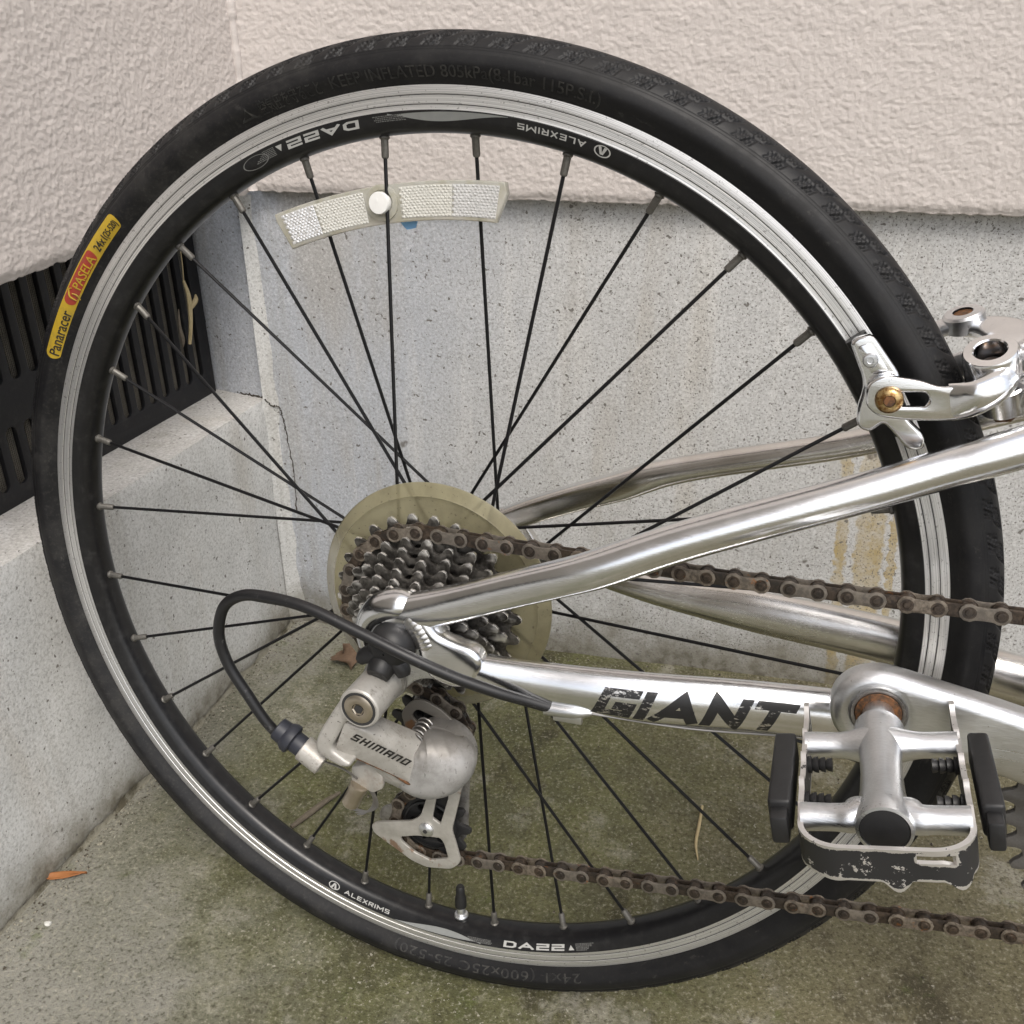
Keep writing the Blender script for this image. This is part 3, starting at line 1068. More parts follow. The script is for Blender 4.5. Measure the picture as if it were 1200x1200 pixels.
# smeared mortar along the foot of the left wall
cv = []
ls = np.arange(-0.16, CL + .01, 0.0025)
for l in ls:
    q = fbm(np.array([l * 22, l * 22, l * 60]), np.array([0.3, 5.1, 9.0]), 95, 3)
    wdt, hgt = 0.002 + 0.009 * abs(q[0]) + .002 * q[2], 0.004 + 0.020 * abs(q[1]) ** 1.3 + .003 * q[2]
    for t in np.linspace(0, 1, 6):
        cv.append(lw(l, 0.0022 + wdt * (t ** 2.2) + q[2] * .0008, hgt * (1 - t) ** 1.6 - 0.0015))
put('mortar_fillet', mesh_of(cv, grid_faces(len(ls), 6)[:, ::-1], M['mortar']), house, HL)

# hairline cracks round the corner of the ledge
def crack(pts, r, seed):
    rs = np.random.RandomState(seed)
    P = spline([(*p, 0) for p in pts], 14)[:, :3]
    rows = [(x + rs.normal(0, .0005), y, z + rs.normal(0, .0005), r * rs.uniform(.4, 1.2)) for x, y, z in P]
    return tube(rows, 1, 6)


fx = COR[0] + .0155
put('crack', mesh_of(*crack([(COR[0] + .001, RY - .0055, LZ + .001), (COR[0] + .007, RY - .0028, LZ - .006), (fx - .002, RY - .0012, LZ - .009), (fx + .001, RY - .0006, LZ - .03), (fx + .0045, RY - .0004, LZ - .075), (fx + .003, RY - .0004, LZ - .12)], .0007, 3), M['crack']), house, HL)
put('crack', mesh_of(*crack([lw(CL + .0004, .0006, LZ + .0002), lw(CL + .004, VD * .45, LZ + .0002), lw(CL + .0105, VD * .97, LZ + .0002)], .0011, 4), M['crack']), house, HL)
put('crack', mesh_of(*crack([(COR[0] + .0006, RY - .0012, LZ + .01), (COR[0] + .0008, RY - .0012, LZ + .07), (COR[0] + .0004, RY - .0012, LZ + .16)], .0006, 5), M['crack']), house, HL)

# ------------------------------------------------------------------ vent: slotted black plastic panel with ribs and mesh
PIT = 0.0176
VB, VT = LZ - 0.001, 0.155 + GZ
slots = []
l = 0.2925
i = 0
while l > -0.30:
    if l > 0.146:
        slots.append((l, -0.012 + GZ, 0.165 + GZ))
    else:
        slots.append((l, 0.059 + GZ, 0.165 + GZ))
        slots.append((l, -0.018 + GZ, 0.027 + GZ))
    l -= PIT
VE = CL - 0.0
outl = [(-0.32, VB), (VE + .004, VB), (VE + .004, 0.175 + GZ), (-0.32, 0.175 + GZ)]
hol = [slot_pts(l, a + .005, l, b - .005, 0.0051, 7) for l, a, b in slots]
V, F = plate([(a * 1000, b * 1000) for a, b in outl], [[(a * 1000, b * 1000) for a, b in h] for h in hol], 3.0, 0.5)
V = [lw(a / 1000, VD - .0015 + c / 1000, b / 1000) for a, b, c in V]
vent = put('vent', merge([(V, [f[::-1] for f in F])], M['vent']), house, HL)
slat_me = merge([rbox(-.0030, .0030, -.0058, -.0028, 0, 1, .0006, 1)], M['vent'])
done_l = set()
for j, (l, a, b) in enumerate(slots):
    o = put('slat', slat_me, vent)
    q = lw(l + PIT / 2, VD, a)
    bas = Matrix(((DLr[0], NL[0], 0, q[0]), (DLr[1], NL[1], 0, q[1]), (0, 0, b - a, q[2]), (0, 0, 0, 1)))
    o.matrix_local = bas
sv = []
for l in np.arange(-.31, VE, .00165):
    sv.append(xform(box(-.00028, .00028, -.0003, .0003, VB, VT + .015), Matrix(((DLr[0], NL[0], 0, lw(l, VD - .0062, 0)[0]), (DLr[1], NL[1], 0, lw(l, VD - .0062, 0)[1]), (0, 0, 1, 0), (0, 0, 0, 1)))))
for z in np.arange(VB, VT + .015, .00165):
    p0, p1 = Vector(lw(-.31, VD - .0067, z)), Vector(lw(VE, VD - .0067, z))
    sv.append(tube([(*p0, .0003), (*p1, .0003)], 1, 4, caps=False))
mo = put('mesh_screen', merge(sv, M['screen'], False), vent)
mo['kind'] = 'stuff'

# ================================================================== BICYCLE (its own axes: x forward, y away from the camera, z up, millimetres, wheel centre at 0)
WB = Matrix(((0.992421, -0.114162, 0.045472), (0.118669, 0.986441, -0.113367), (-0.031914, 0.117904, 0.992512)))
bike = bpy.data.objects.new('bicycle', None)
C.objects.link(bike)
bike.matrix_world = WB.transposed().to_4x4()          # leans a little on its stand
tag(bike, 'silver aluminium bicycle seen by its black rear wheel, parked beside the house corner', 'bicycle')
OFF = WB @ Vector((0, 0, GZ))
MM = 0.001


def bmesh_mm(vf, mat, smooth=True, sharp=35):
    parts = vf if isinstance(vf, list) and len(vf) and isinstance(vf[0], (tuple, bpy.types.Mesh)) and not isinstance(vf[0][0], (int, float)) else [vf]
    me = merge(parts, mat, smooth, sharp)
    me.transform(Matrix.Scale(MM, 4))
    return me


def part(name, vf, mat, parent=None, smooth=True, sharp=35):
    """a part of the bicycle (or a sub-part when parent is a part)"""
    return put(name, bmesh_mm(vf, mat, smooth, sharp), parent or bike, None if parent else OFF)


def mm4(mat):
    q = mat.copy()
    q.translation = q.translation * MM
    return q


# ---------------------------------------------------------------- tyre
TC, TA, TB = 273.4, 16.6, 16.2


def tyre_half(phi):
    """half width of the section, narrowing towards the bead"""
    t = np.clip((np.abs(phi) - R(84)) / R(40), 0, 1)
    return TB - 4.6 * t * t * (3 - 2 * t)


def tyre_pt(ang, phi, off=0.0):
    c, s = math.cos(phi), math.sin(phi)
    r = TC + (TA + off) * c
    return (r * math.cos(ang), -(float(tyre_half(phi)) + off) * s, r * math.sin(ang))


NU = 105 * 30
PHI = np.concatenate([np.linspace(-140, -66, 22)[:-1], np.linspace(-66, -14, 34)[:-1], np.linspace(-14, 14, 7)[:-1], np.linspace(14, 66, 34)[:-1], np.linspace(66, 140, 26)])
PHI = np.radians(PHI)
A = np.arange(NU) / NU * 2 * PI
AA, PP = np.meshgrid(A, PHI, indexing='ij')
u = (AA / (2 * PI) * 105)
hgt = np.zeros_like(AA)
ap = np.abs(np.degrees(PP))
uu = (u + np.where(PP > 0, 0.0, 0.5))
wv = (ap - 17) / (58 - 17)                     # 0 near the crown .. 1 near the shoulder line
inb = (wv > 0) & (wv < 1)


def groove(uc, wid):
    d = np.abs(((uu - uc + 0.5) % 1.0) - 0.5)
    return np.clip(1.4 - d / wid, 0, 1)


wc = np.clip(wv, 0, 1)
g1 = groove(0.10 + 0.75 * wc ** 1.5, 0.050) * (wv > 0.02) * (wv < 0.60)
g2 = groove(0.50 + 0.30 * (wc - .45), 0.055) * (wv > 0.42) * (wv < 0.97)
g3 = groove(0.86 + 0.30 * (wc - .45), 0.030) * (wv > 0.50) * (wv < 0.80)
g4 = groove(0.30 + 0.55 * wc, 0.035) * (wv > 0.40) * (wv < 0.97)
hook = np.clip(1.4 - np.abs(wv - 0.47 + .08 * ((uu - .3) % 1.0)) / 0.045, 0, 1) * (((uu - 0.30) % 1.0) < 0.36)
kn = (((uu - 0.56 - 0.25 * (wv - .45)) % 1.0) < 0.46) & (wv > 0.50) & (wv < 0.97)
kn2 = (((uu - 0.12 - .6 * wv) % 1.0) < 0.44) & (wv > 0.06) & (wv < 0.42)
kn = kn | kn2
knurl = np.where(kn, (0.5 + 0.5 * np.sin(uu * 2 * PI * 7 + wv * 20)) * (0.5 + 0.5 * np.sin(uu * 2 * PI * 7 - wv * 20)), 0)
hgt = np.where(inb, -1.15 * np.maximum(np.maximum(g1, g2), np.maximum(np.maximum(hook, g4 * .8), g3 * .7)) + np.where(kn, -0.65 + 0.9 * knurl, 0), 0)
for d0 in (61.5, 64.0, 66.5):                  # three fine ribs at the shoulder
    hgt -= 0.40 * np.exp(-((ap - d0) / 0.7) ** 2)
hgt -= 0.25 * np.exp(-((ap - 126) / 1.5) ** 2)
rr = TC + (TA + hgt) * np.cos(PP)
V = np.stack([rr * np.cos(AA), -(tyre_half(PP) + hgt) * np.sin(PP), rr * np.sin(AA)], -1).reshape(-1, 3) * MM
tyre = put('tyre', mesh_of(V, grid_faces(*AA.shape, wrap_u=True), M['tyre']), bike, OFF)


def tyre_text(name, body, a0, a1, phi0, height, ext, mat, spacing=1.0, off=0.0, shear=0.0, bold=0.0):
    v, f = subdiv(*text_vf(body, 1.0, 0.02, shear, bold, spacing), 0.2)
    x0, x1 = v[:, 0].min(), v[:, 0].max()
    y0, y1 = 0.0, 0.73
    out = []
    for x, y, z in v:
        a = R(a0 + (a1 - a0) * (x - x0) / (x1 - x0))
        ph = R(phi0) - ((y - y0) / (y1 - y0) - 0.5) * height / 16.4
        out.append(tyre_pt(a, ph, off + (ext if z > 0 else -0.2)))
    return out, [q for q in f]


L1 = tyre_text('', '空気圧を守ること', 108.6, 101.0, 99, 5.2, 0.22, None)
L0 = tyre_text('', 'KEEP INFLATED 805kPa(8.1bar 115P.S.I.)', 99.8, 71.0, 97, 5.2, 0.26, None)
L2 = tyre_text('', '24x1 (600x25C 25-520)', -71.1, -99.0, 97, 5.2, 0.20, None, 1.1)
tri = ([tyre_pt(R(a), R(p), o) for o in (.22, -.2) for a, p in ((111.4, 107), (109.4, 107), (110.2, 88), (110.9, 104), (109.9, 104), (110.25, 93))],
       [(0, 1, 4, 3), (1, 2, 5, 4), (2, 0, 3, 5), (0, 6, 7, 1), (1, 7, 8, 2), (2, 8, 6, 0)])
for q_ in (L0, L1, L2, tri):
    put('lettering', bmesh_mm([q_], M['tyre_text'], False), tyre)


def tyre_patch(a0, a1, r_lo, r_hi, off, rnd=3.2, n=60, k=6):
    """label strip with round ends lying on the side of the tyre"""
    plo, phi_ = math.acos(max(-1, (r_lo - TC) / TA)), math.acos((r_hi - TC) / TA)
    mid, half = (plo + phi_) / 2, (plo - phi_) / 2
    L = abs(R(a1 - a0)) * (r_lo + r_hi) / 2
    V = []
    for i in range(n + 1):
        s = 0.5 - 0.5 * math.cos(PI * i / n)
        e = min(s, 1 - s) * L
        hh = half if e >= rnd else half * math.sqrt(max(0.0, 1 - ((rnd - e) / rnd) ** 2)) * 0.999 + 1e-5
        for j in range(k + 1):
            V.append(tyre_pt(R(a0 + (a1 - a0) * s), mid + hh * (1 - 2 * j / k), off))
    return V, grid_faces(n + 1, k + 1).tolist()


lab = part('label', tyre_patch(153.3, 131.9, 269.6, 278.3, 0.12), M['yellow'], tyre)
part('label_patch', tyre_patch(145.4, 137.5, 270.4, 277.4, 0.2, 2.8), M['red'], tyre)
T1 = tyre_text('', 'Panaracer', 152.7, 146.3, 91, 5.6, 0.25, None, 1, 0.22)
T2 = tyre_text('', '24x1', 136.9, 134.9, 91, 4.2, 0.25, None, 1, 0.22)
T3 = tyre_text('', '(25-520)', 134.7, 132.3, 91, 3.4, 0.25, None, 1, 0.22)
for q_ in (T1, T2, T3):
    put('lettering', bmesh_mm([q_], M['ink'], False), tyre)
T4 = tyre_text('', 'PASELA', 142.9, 138.0, 91, 4.9, 0.32, None, 1, 0.26)
sw = tube([(*tyre_pt(R(144.4), R(100), .5), .3), (*tyre_pt(R(144.3), R(88), .5), .55), (*tyre_pt(R(143.6), R(80), .5), .45), (*tyre_pt(R(143.2), R(84), .5), .3)], 5, 6)
sw2 = tube([(*tyre_pt(R(144.1), R(105), .5), .3), (*tyre_pt(R(143.7), R(97), .5), .5), (*tyre_pt(R(143.8), R(89), .5), .3)], 5, 6)
for q_ in (T4, sw, sw2):
    put('lettering', bmesh_mm([q_], M['yellow'], False), tyre)

# ---------------------------------------------------------------- rim, spokes, valve
prof = [(266.0, -9.2), (266.3, -10.2), (265.6, -10.55), (261.9, -10.55), (261.6, -10.25), (261.2, -10.25), (260.9, -10.55), (257.6, -10.55),
        (257.35, -10.2), (256.95, -10.2), (256.7, -10.55), (254.7, -10.55)]
pblk = [(254.7, -10.5), (254.2, -10.75), (251, -9.38), (247.6, -8.1), (245.6, -5.8), (244.7, -3.2), (244.4, 0)]
half = prof + pblk[1:]
full = half + [(r, -y) for r, y in reversed(half[:-1])]
SEG = 360
V, F = lathe_y(full, 0, 0, SEG, False, False)
n = len(full)
rim_me = bmesh_mm((V, F), [M['rim_alu'], M['rim_black'], M['groove']])
blackset = set(range(len(prof) - 1, n - len(prof)))
grv = {3, 4, 5, 7, 8, 9}
for q in rim_me.polygons:
    ks = sorted(v % n for v in q.vertices)
    lo = ks[0]
    if lo in blackset:
        q.material_index = 1
    elif lo in {4, 8} or (n - 2 - lo) in {4, 8}:
        q.material_index = 2
rim = put('wheel_rim', rim_me, bike, OFF)


def rim_pt(ang, r, off=0.0):
    """point on the black side of the rim facing the camera"""
    P = pblk
    for (r0, y0), (r1, y1) in zip(P[1:], P[2:]):
        if r >= r1:
            t = (r0 - r) / (r0 - r1)
            y = y0 + (y1 - y0) * t
            nx, ny = (y1 - y0), (r0 - r1)
            break
    L = math.hypot(nx, ny)
    r2, y2 = r - off * nx / L, y - off * ny / L
    return (r2 * math.cos(ang), y2, r2 * math.sin(ang))


def rim_text(body, a0, a1, r_lo, r_hi, off=0.09, shear=0.0, bold=0.0, spacing=1.0):
    v, f = block_text(body, bold, 1.05 if body[0] == 'D' else .8, spacing, shear)
    x0, x1 = v[:, 0].min(), v[:, 0].max()
    y0, y1 = v[:, 1].min(), v[:, 1].max()
    out = [rim_pt(R(a0 + (a1 - a0) * (x - x0) / (x1 - x0)), r_hi + (r_lo - r_hi) * (y - y0) / (y1 - y0), off + z * 3) for x, y, z in v]
    return out, f


def rim_strip(f_lo, f_hi, a0, a1, n=40, k=3, off=0.06):
    V = []
    for i in range(n + 1):
        t = i / n
        for j in range(k + 1):
            V.append(rim_pt(R(a0 + (a1 - a0) * t), f_lo(t) + (f_hi(t) - f_lo(t)) * j / k, off))
    return V, grid_faces(n + 1, k + 1).tolist()


def rim_loop(a, r, ra, rr_, wdt, off=.08, n=40, a_from=0, a_to=2 * PI):
    V = []
    for i in range(n + 1):
        t = a_from + (a_to - a_from) * i / n
        for s in (1, 1 - wdt):
            V.append(rim_pt(R(a + ra * s * math.cos(t)), r + rr_ * s * math.sin(t), off))
    return V, grid_faces(n + 1, 2).tolist()


for base in (0, 180):
    wt, gy, sv_ = [], [], []
    wt.append(rim_text('VLEXRIMS', base - 108.7, base - 100.9, 249.5, 252.7, bold=0.18, spacing=.24))
    wt.append(rim_loop(base - 110.6, 251.1, 0.95, 2.6, 0.17))
    wt.append(([rim_pt(R(base + a), r, .09) for a, r in ((-111.1, 253.0), (-110.75, 249.6), (-110.4, 249.6), (-110.05, 253.0), (-110.4, 253.0), (-110.57, 250.6), (-110.74, 253.0))],
               [(0, 1, 5, 6), (1, 2, 5), (5, 2, 3, 4)]))
    wt.append(rim_text('DV22', base - 82.2, base - 72.4, 249.0, 253.4, bold=0.23, spacing=.2, shear=.1))
    wt.append(([rim_pt(R(base + a), r, .09) for a, r in ((-71.9, 252.9), (-71.0, 252.9), (-71.45, 250.0))], [(0, 1, 2)]))
    for row in range(6):
        x = -70.7
        while x < -67.9 - .25 * row:
            l = random.choice((0.12, 0.2, 0.3))
            gy.append(([rim_pt(R(base + a), r, .09) for a, r in ((x, 249.2 + row * .72), (x + l, 249.2 + row * .72), (x + l, 249.6 + row * .72), (x, 249.6 + row * .72))], [(0, 1, 2, 3)]))
            x += l + 0.07
    for row in range(4):
        x = -87.9 + .15 * row
        while x < -84.2:
            l = random.choice((0.12, 0.2, 0.3))
            gy.append(([rim_pt(R(base + a), r, .09) for a, r in ((x, 250.6 + row * .75), (x + l, 250.6 + row * .75), (x + l, 251.0 + row * .75), (x, 251.0 + row * .75))], [(0, 1, 2, 3)]))
            x += l + 0.07
    sv_.append(rim_strip(lambda t: 253.9 - 4.3 * math.sin(PI * t ** 1.25) ** 1.1, lambda t: 254.1 - 1.0 * t * t, base - 99.8, base - 85.8))
    for q_ in wt:
        put('decal', bmesh_mm([q_], M['white'], False), rim)
    tag(put('fine_print', bmesh_mm(gy, M['greyprint'], False), rim), kind='stuff')
    for q_ in sv_:
        put('decal', bmesh_mm([q_], M['swoosh'], False), rim)
put('decal', bmesh_mm([rim_loop(112.3, 250.4, 1.9, 3.0, .09)], M['greyprint'], False), rim)

sp_me = {}
nip_me = bmesh_mm(lathe_axis([(1.9, -1.2), (2.6, -0.2), (2.7, 1.0), (2.05, 1.6), (1.95, 2.2), (1.95, 9.5), (1.6, 10.3), (0.9, 10.6)], (0, 0, 0), (0, 0, 1), 10), M['nipple'])
for k in range(32):
    a = R(118.424) - k * 2 * PI / 32
    side = -18 if k % 2 == 0 else 33
    s = (-1 if k % 4 == 0 else 1) if k % 2 == 0 else (-1 if k % 4 == 3 else 1)
    h = a + s * R(67.5)
    n0 = Vector((244.6 * math.cos(a), 0.6 if side > 0 else -0.6, 244.6 * math.sin(a)))
    h0 = Vector((22.3 * math.cos(h), side, 22.3 * math.sin(h)))
    d = h0 - n0
    q = d.to_track_quat('Z', 'Y')
    ke = round(d.length, 1)
    if ke not in sp_me:
        sp_me[ke] = bmesh_mm(lathe_axis([(1.0, 3), (1.0, ke)], (0, 0, 0), (0, 0, 1), 8), M['spoke'])
    mt = mm4(Matrix.Translation(n0) @ q.to_matrix().to_4x4())
    o = put('spoke', sp_me[ke], rim)
    o.matrix_local = mt
    o = put('nipple', nip_me, rim)
    o.matrix_local = mt
a = R(270.3)
vd = Vector((-math.cos(a), 0, -math.sin(a)))
vp = Vector((244.2 * math.cos(a), 0, 244.2 * math.sin(a)))
part('valve', lathe_axis([(4.6, 0), (4.8, 1.2), (4.2, 2.4), (3.0, 2.6), (2.9, 9), (2.6, 9.5)], vp, vd, 20), M['alu_cast'], rim)
part('valve_cap', lathe_axis([(3.1, 8.2), (3.9, 8.6), (3.8, 15), (3.2, 17.5), (2.9, 19.0), (2.9, 24), (2.2, 25)], vp, vd, 20), M['black'], rim)

# hub
part('hub', [lathe_y([(9, -62), (16, -24), (27, -21.5), (27, -18.5), (14, -15), (12, 0), (14, 29), (27, 31.5), (27, 34.5), (13, 38), (10, 60)], 0, 0, 40),
             lathe_y([(4.8, -84), (4.8, 84)], 0, 0, 16)], M['alu_cast'])

# ---------------------------------------------------------------- cassette and spoke protector
cas = part('cassette', [lathe_y([(15, -64), (16.5, -63.5), (16.5, -29)], 0, 0, 30), lathe_y([(13, -65.4), (16, -65.6), (17.2, -64), (17.2, -63)], 0, 0, 30)], M['cog'])
COGS = [26, 23, 21, 19, 17, 15, 13, 12]
for i, T in enumerate(COGS):
    o, pr = gear(T, 12.7, 2.4, 3.7)
    k_ = round((R(97) - 0.0) / (2 * PI / T))
    ph = R(97) - k_ * 2 * PI / T + .02 * i
    o = [(x * math.cos(ph) - y * math.sin(ph), x * math.sin(ph) + y * math.cos(ph)) for x, y in o]
    hl = []
    if pr > 32:
        for j in range(9):
            a = 2 * PI * j / 9 + .2
            hl.append(ring_pts((pr - 10) * math.cos(a), (pr - 10) * math.sin(a), 3.1, 10))
    hl.append(ring_pts(0, 0, 16.0, 24))
    part('sprocket', plate_xz(o, hl, -30.3 - 4.55 * i, 1.8, 0.22), M['cog'], cas)
pp = [(28, -26.2), (58, -23.4), (60.5, -23.9), (61.2, -24.3), (62, -23.6), (67.2, -21.6), (68.2, -20.6), (68.0, -19.9), (66.8, -20.2), (62, -22.0), (58, -21.8), (28, -24.6)]
V, F = lathe_y(pp, 0.8, 1.6, 120, False, False)
nn = len(pp)
F += [(i * nn, ((i + 1) % 120) * nn, ((i + 1) % 120) * nn + nn - 1, i * nn + nn - 1) for i in range(120)]
part('spoke_protector', (V, F), M['protector'])

# ---------------------------------------------------------------- chain
RC, RP, RR_ = 12.7 / (2 * math.sin(PI / 23)), 22.7, 12.7 / (2 * math.sin(PI / 40))
BB = (385.0, -36.0)
UPc, LPc = (2.0, -74.5), (0.0, -139.5)
nodes = [((0, 0), RC, 1, -34.6), (UPc, RP, -1, -36.5), (LPc, RP, 1, -37.5), (BB, RR_, 1, -44.0)]   # +1 counter-clockwise


def tangent(c1, r1, s1, c2, r2, s2):
    """line leaving circle 1 (turning s1) and joining circle 2 (turning s2)"""
    d = Vector((c2[0] - c1[0], c2[1] - c1[1]))
    L = d.length
    base = math.atan2(d.y, d.x)
    q = (s1 * r1 - s2 * r2) / L
    # normal direction n with n.d = q ; point = c + s*r*n
    ang = math.acos(max(-1, min(1, q)))
    best = None
    for sg in (1, -1):
        th = base + sg * ang
        n = Vector((math.cos(th), math.sin(th)))
        p1 = Vector(c1) + n * r1 * s1
        p2 = Vector(c2) + n * r2 * s2
        t = (p2 - p1)
        # travelling direction on circle 1 at p1: s1 * perp(radius)
        rad = n * s1
        tr = Vector((-rad.y, rad.x)) * s1
        if tr.dot(t) > 0:
            best = (p1, p2)
    return best


pts = []
N4 = len(nodes)
tg = [tangent(nodes[i][0], nodes[i][1], nodes[i][2], nodes[(i + 1) % N4][0], nodes[(i + 1) % N4][1], nodes[(i + 1) % N4][2]) for i in range(N4)]
for i in range(N4):
    c, r, s, y = nodes[i]
    p_in, p_out = tg[i - 1][1], tg[i][0]
    a0 = math.atan2(p_in.y - c[1], p_in.x - c[0])
    a1 = math.atan2(p_out.y - c[1], p_out.x - c[0])
    if s > 0:
        while a1 < a0:
            a1 += 2 * PI
    else:
        while a1 > a0:
            a1 -= 2 * PI
    k = max(4, int(abs(a1 - a0) * r / 1.0))
    for j in range(k + 1):
        a = a0 + (a1 - a0) * j / k
        pts.append((c[0] + r * math.cos(a), y, c[1] + r * math.sin(a)))
    y2 = nodes[(i + 1) % N4][3]
    q0, q1 = tg[i]
    k = max(4, int((q1 - q0).length))
    sag = 3.0 if i == N4 - 1 else 0.0
    for j in range(1, k):
        t = j / k
        pts.append((q0.x + (q1.x - q0.x) * t, y + (y2 - y) * t, q0.y + (q1.y - q0.y) * t - sag * 4 * t * (1 - t)))
pts = np.array(pts + [pts[0]])
seg = np.linalg.norm(np.diff(pts, axis=0), axis=1)
cum = np.concatenate([[0], np.cumsum(seg)])
nl = int(round(cum[-1] / 12.7 / 2)) * 2
ss = (np.arange(nl) + 0.15) * cum[-1] / nl
roll = np.stack([np.interp(ss, cum, pts[:, i]) for i in range(3)], 1)


def link_outline(r, wst, p=12.7, n=9):
    o = ring_pts(p, 0, r, n, -PI * 0.72, PI * 0.72, False) + [(p / 2, wst)] + ring_pts(0, 0, r, n, PI * 0.28, PI * 1.72, False) + [(p / 2, -wst)]
    return o


def mk_link(r, wst, ys, t):
    out = []
    for y in ys:
        out.append(plate_xz(link_outline(r, wst), [], y, t, 0.22))
    return out


def rivet(x):
    return lathe_y([(1.1, -4.25), (1.7, -4.15), (1.95, -3.75), (1.9, 3.8), (1.2, 4.4)], x, 0, 12)


out_me = bmesh_mm(mk_link(4.35, 3.1, (-3.15, 3.15), 1.0) + [rivet(0), rivet(12.7), lathe_y([(3.0, -3.72), (3.05, -3.6)], 0, 0, 16, True, False),
                                                             lathe_y([(3.0, -3.72), (3.05, -3.6)], 12.7, 0, 16, True, False)], M['chain_outer'])
in_me = bmesh_mm(mk_link(4.3, 3.3, (-1.95, 1.95), 1.0) + [lathe_y([(3.6, -1.5), (3.9, -1.3), (3.9, 1.3), (3.6, 1.5)], x, 0, 14) for x in (0, 12.7)], M['chain_inner'])
for p_ in out_me.polygons:
    c_ = p_.center * 1000
    if min(math.hypot(c_.x, c_.z), math.hypot(c_.x - 12.7, c_.z)) < 2.05 and abs(c_.y) > 3.5:
        p_.material_index = 1
out_me.materials.append(M['chain_inner'])
tens = [(roll[i], roll[(i + 1) % nl]) for i in range(nl)]
core = [lathe_axis([(0.9, -4), (0.9, 4)], tuple(p), (0, 1, 0), 6) for p in roll]
chain = part('chain', core, M['chain_roller'])
chain_used = 0
for i, (p, q) in enumerate(tens):
    d = Vector(q - p)
    x = d.normalized()
    yv = Vector((0, 1, 0))
    yv = (yv - x * yv.dot(x)).normalized()
    zv = x.cross(yv)
    mt = Matrix((x, yv, zv)).transposed().to_4x4()
    mt.translation = Vector(p)
    o = put('outer_link' if i % 2 == 0 else 'inner_link', out_me if i % 2 == 0 else in_me, chain)
    o.matrix_local = mm4(mt)

# ---------------------------------------------------------------- frame
CS = [(22, -67.5, -9.5, 8.5, 6.0, 2.4), (31, -67.5, -10.4, 9.2, 8.2, 2.4), (45, -66.8, -12.4, 9.4, 8.2, 2.2), (76, -64, -15.2, 10.9, 8.5, 2.1), (128, -60, -16.6, 13.2, 9.5, 2.0),
      (185, -53, -15.6, 13.1, 9.5, 2.0), (245, -44, -19, 13.4, 10, 2.0), (301, -38, -27, 13.5, 11, 2.0), (385, -30, -37, 13.5, 12, 2.0)]
SS = [(-6, -69, 12.0, 7.5, 6.0, 2.2), (2, -68.6, 14.6, 9.6, 8.4, 2.3), (28, -68, 23, 9.4, 7.8, 2.7), (60, -68, 35.5, 9.0, 7.8, 2.9), (88, -67.8, 46, 9.0, 8.0, 2.7), (107, -66, 53.2, 9.5, 8.6, 2.2),
      (145, -59.5, 69.2, 9.4, 9.0, 2.0), (215, -50, 95.0, 8.9, 8.9, 2.0), (247, -45, 107.5, 8.7, 8.7, 2.0), (275, -42, 118.5, 8.9, 8.9, 2.0), (345, -30, 146, 9, 9, 2.0), (395, -16, 166, 9, 9, 2)]
SSL = [(8, 68, 14.5, 8.0, 7.0, 3.4), (32, 67, 26.5, 8.0, 7.4, 3.6), (60, 65, 38.5, 8.3, 7.6, 3.6), (88, 62.5, 49.5, 8.8, 8, 3.2), (102, 60.5, 56, 8.7, 8.4, 2.6), (118, 57.5, 62.5, 7.9, 8.2, 2.1), (145, 54, 71, 7.4, 8.2, 2.0),
       (215, 44, 91.5, 7.2, 8.0, 2.0), (275, 38, 114, 8, 8.5, 2.0), (345, 28, 144, 9, 9, 2.0), (395, 16, 166, 9, 9, 2)]
CSL = [(12, 68, -1, 7.5, 6, 2.4), (37, 68, -5, 6.8, 6.6, 2.4), (71, 65, -10.0, 6.9, 7.5, 2.2), (110, 60, -14.3, 9.0, 9, 2.0), (140, 56, -15.6, 10.8, 9.6, 2.0), (176, 50, -15.6, 13.0, 10, 2.0), (245, 42, -19, 13.5, 10.5, 2.0),
       (301, 36, -27.2, 13.6, 11, 2.0), (385, 30, -37, 13.5, 12, 2.0)]
cs = part('chain_stay', tube(CS, 8, 40, (0, 1, 0)), M['alu'])
part('seat_stay', tube(SS, 8, 40, (0, 1, 0)), M['alu'])
part('seat_stay', tube(SSL, 8, 36, (0, 1, 0)), M['alu_far'])
csl = part('chain_stay', tube(CSL, 8, 36, (0, 1, 0)), M['alu_far'])
part('bottom_bracket_shell', lathe_y([(19, -37), (21, -36), (21, 36), (19, 37)], BB[0], BB[1], 36), M['alu'])
ax = Vector((BB[0], 0, BB[1]))
st = Vector((-0.22, 0, 0.975))
part('seat_tube', tube([(*(ax + st * 12), 16), (*(ax + st * 120), 16), (*(ax + st * 330), 16)], 4, 32, (0, 1, 0)), M['alu'])
part('down_tube', tube([(*(ax + Vector((.76, 0, .65)) * 14), 19), (*(ax + Vector((.76, 0, .65)) * 300), 18), (*(ax + Vector((.76, 0, .65)) * 560), 17.5)], 4, 32, (0, 1, 0)), M['alu'])
part('top_tube', tube([(*(ax + st * 300), 14), (420, 0, 300, 14), (800, 0, 350, 14)], 4, 28, (0, 1, 0)), M['alu'])
part('brake_bridge', tube([(318, -36, 135, 6), (320, 0, 136, 6), (318, 33, 133, 6)], 4, 20), M['alu'])
part('chain_stay_bridge', tube([(318, -34, -28, 7), (318, 34, -28, 7)], 1, 20), M['alu_far'])

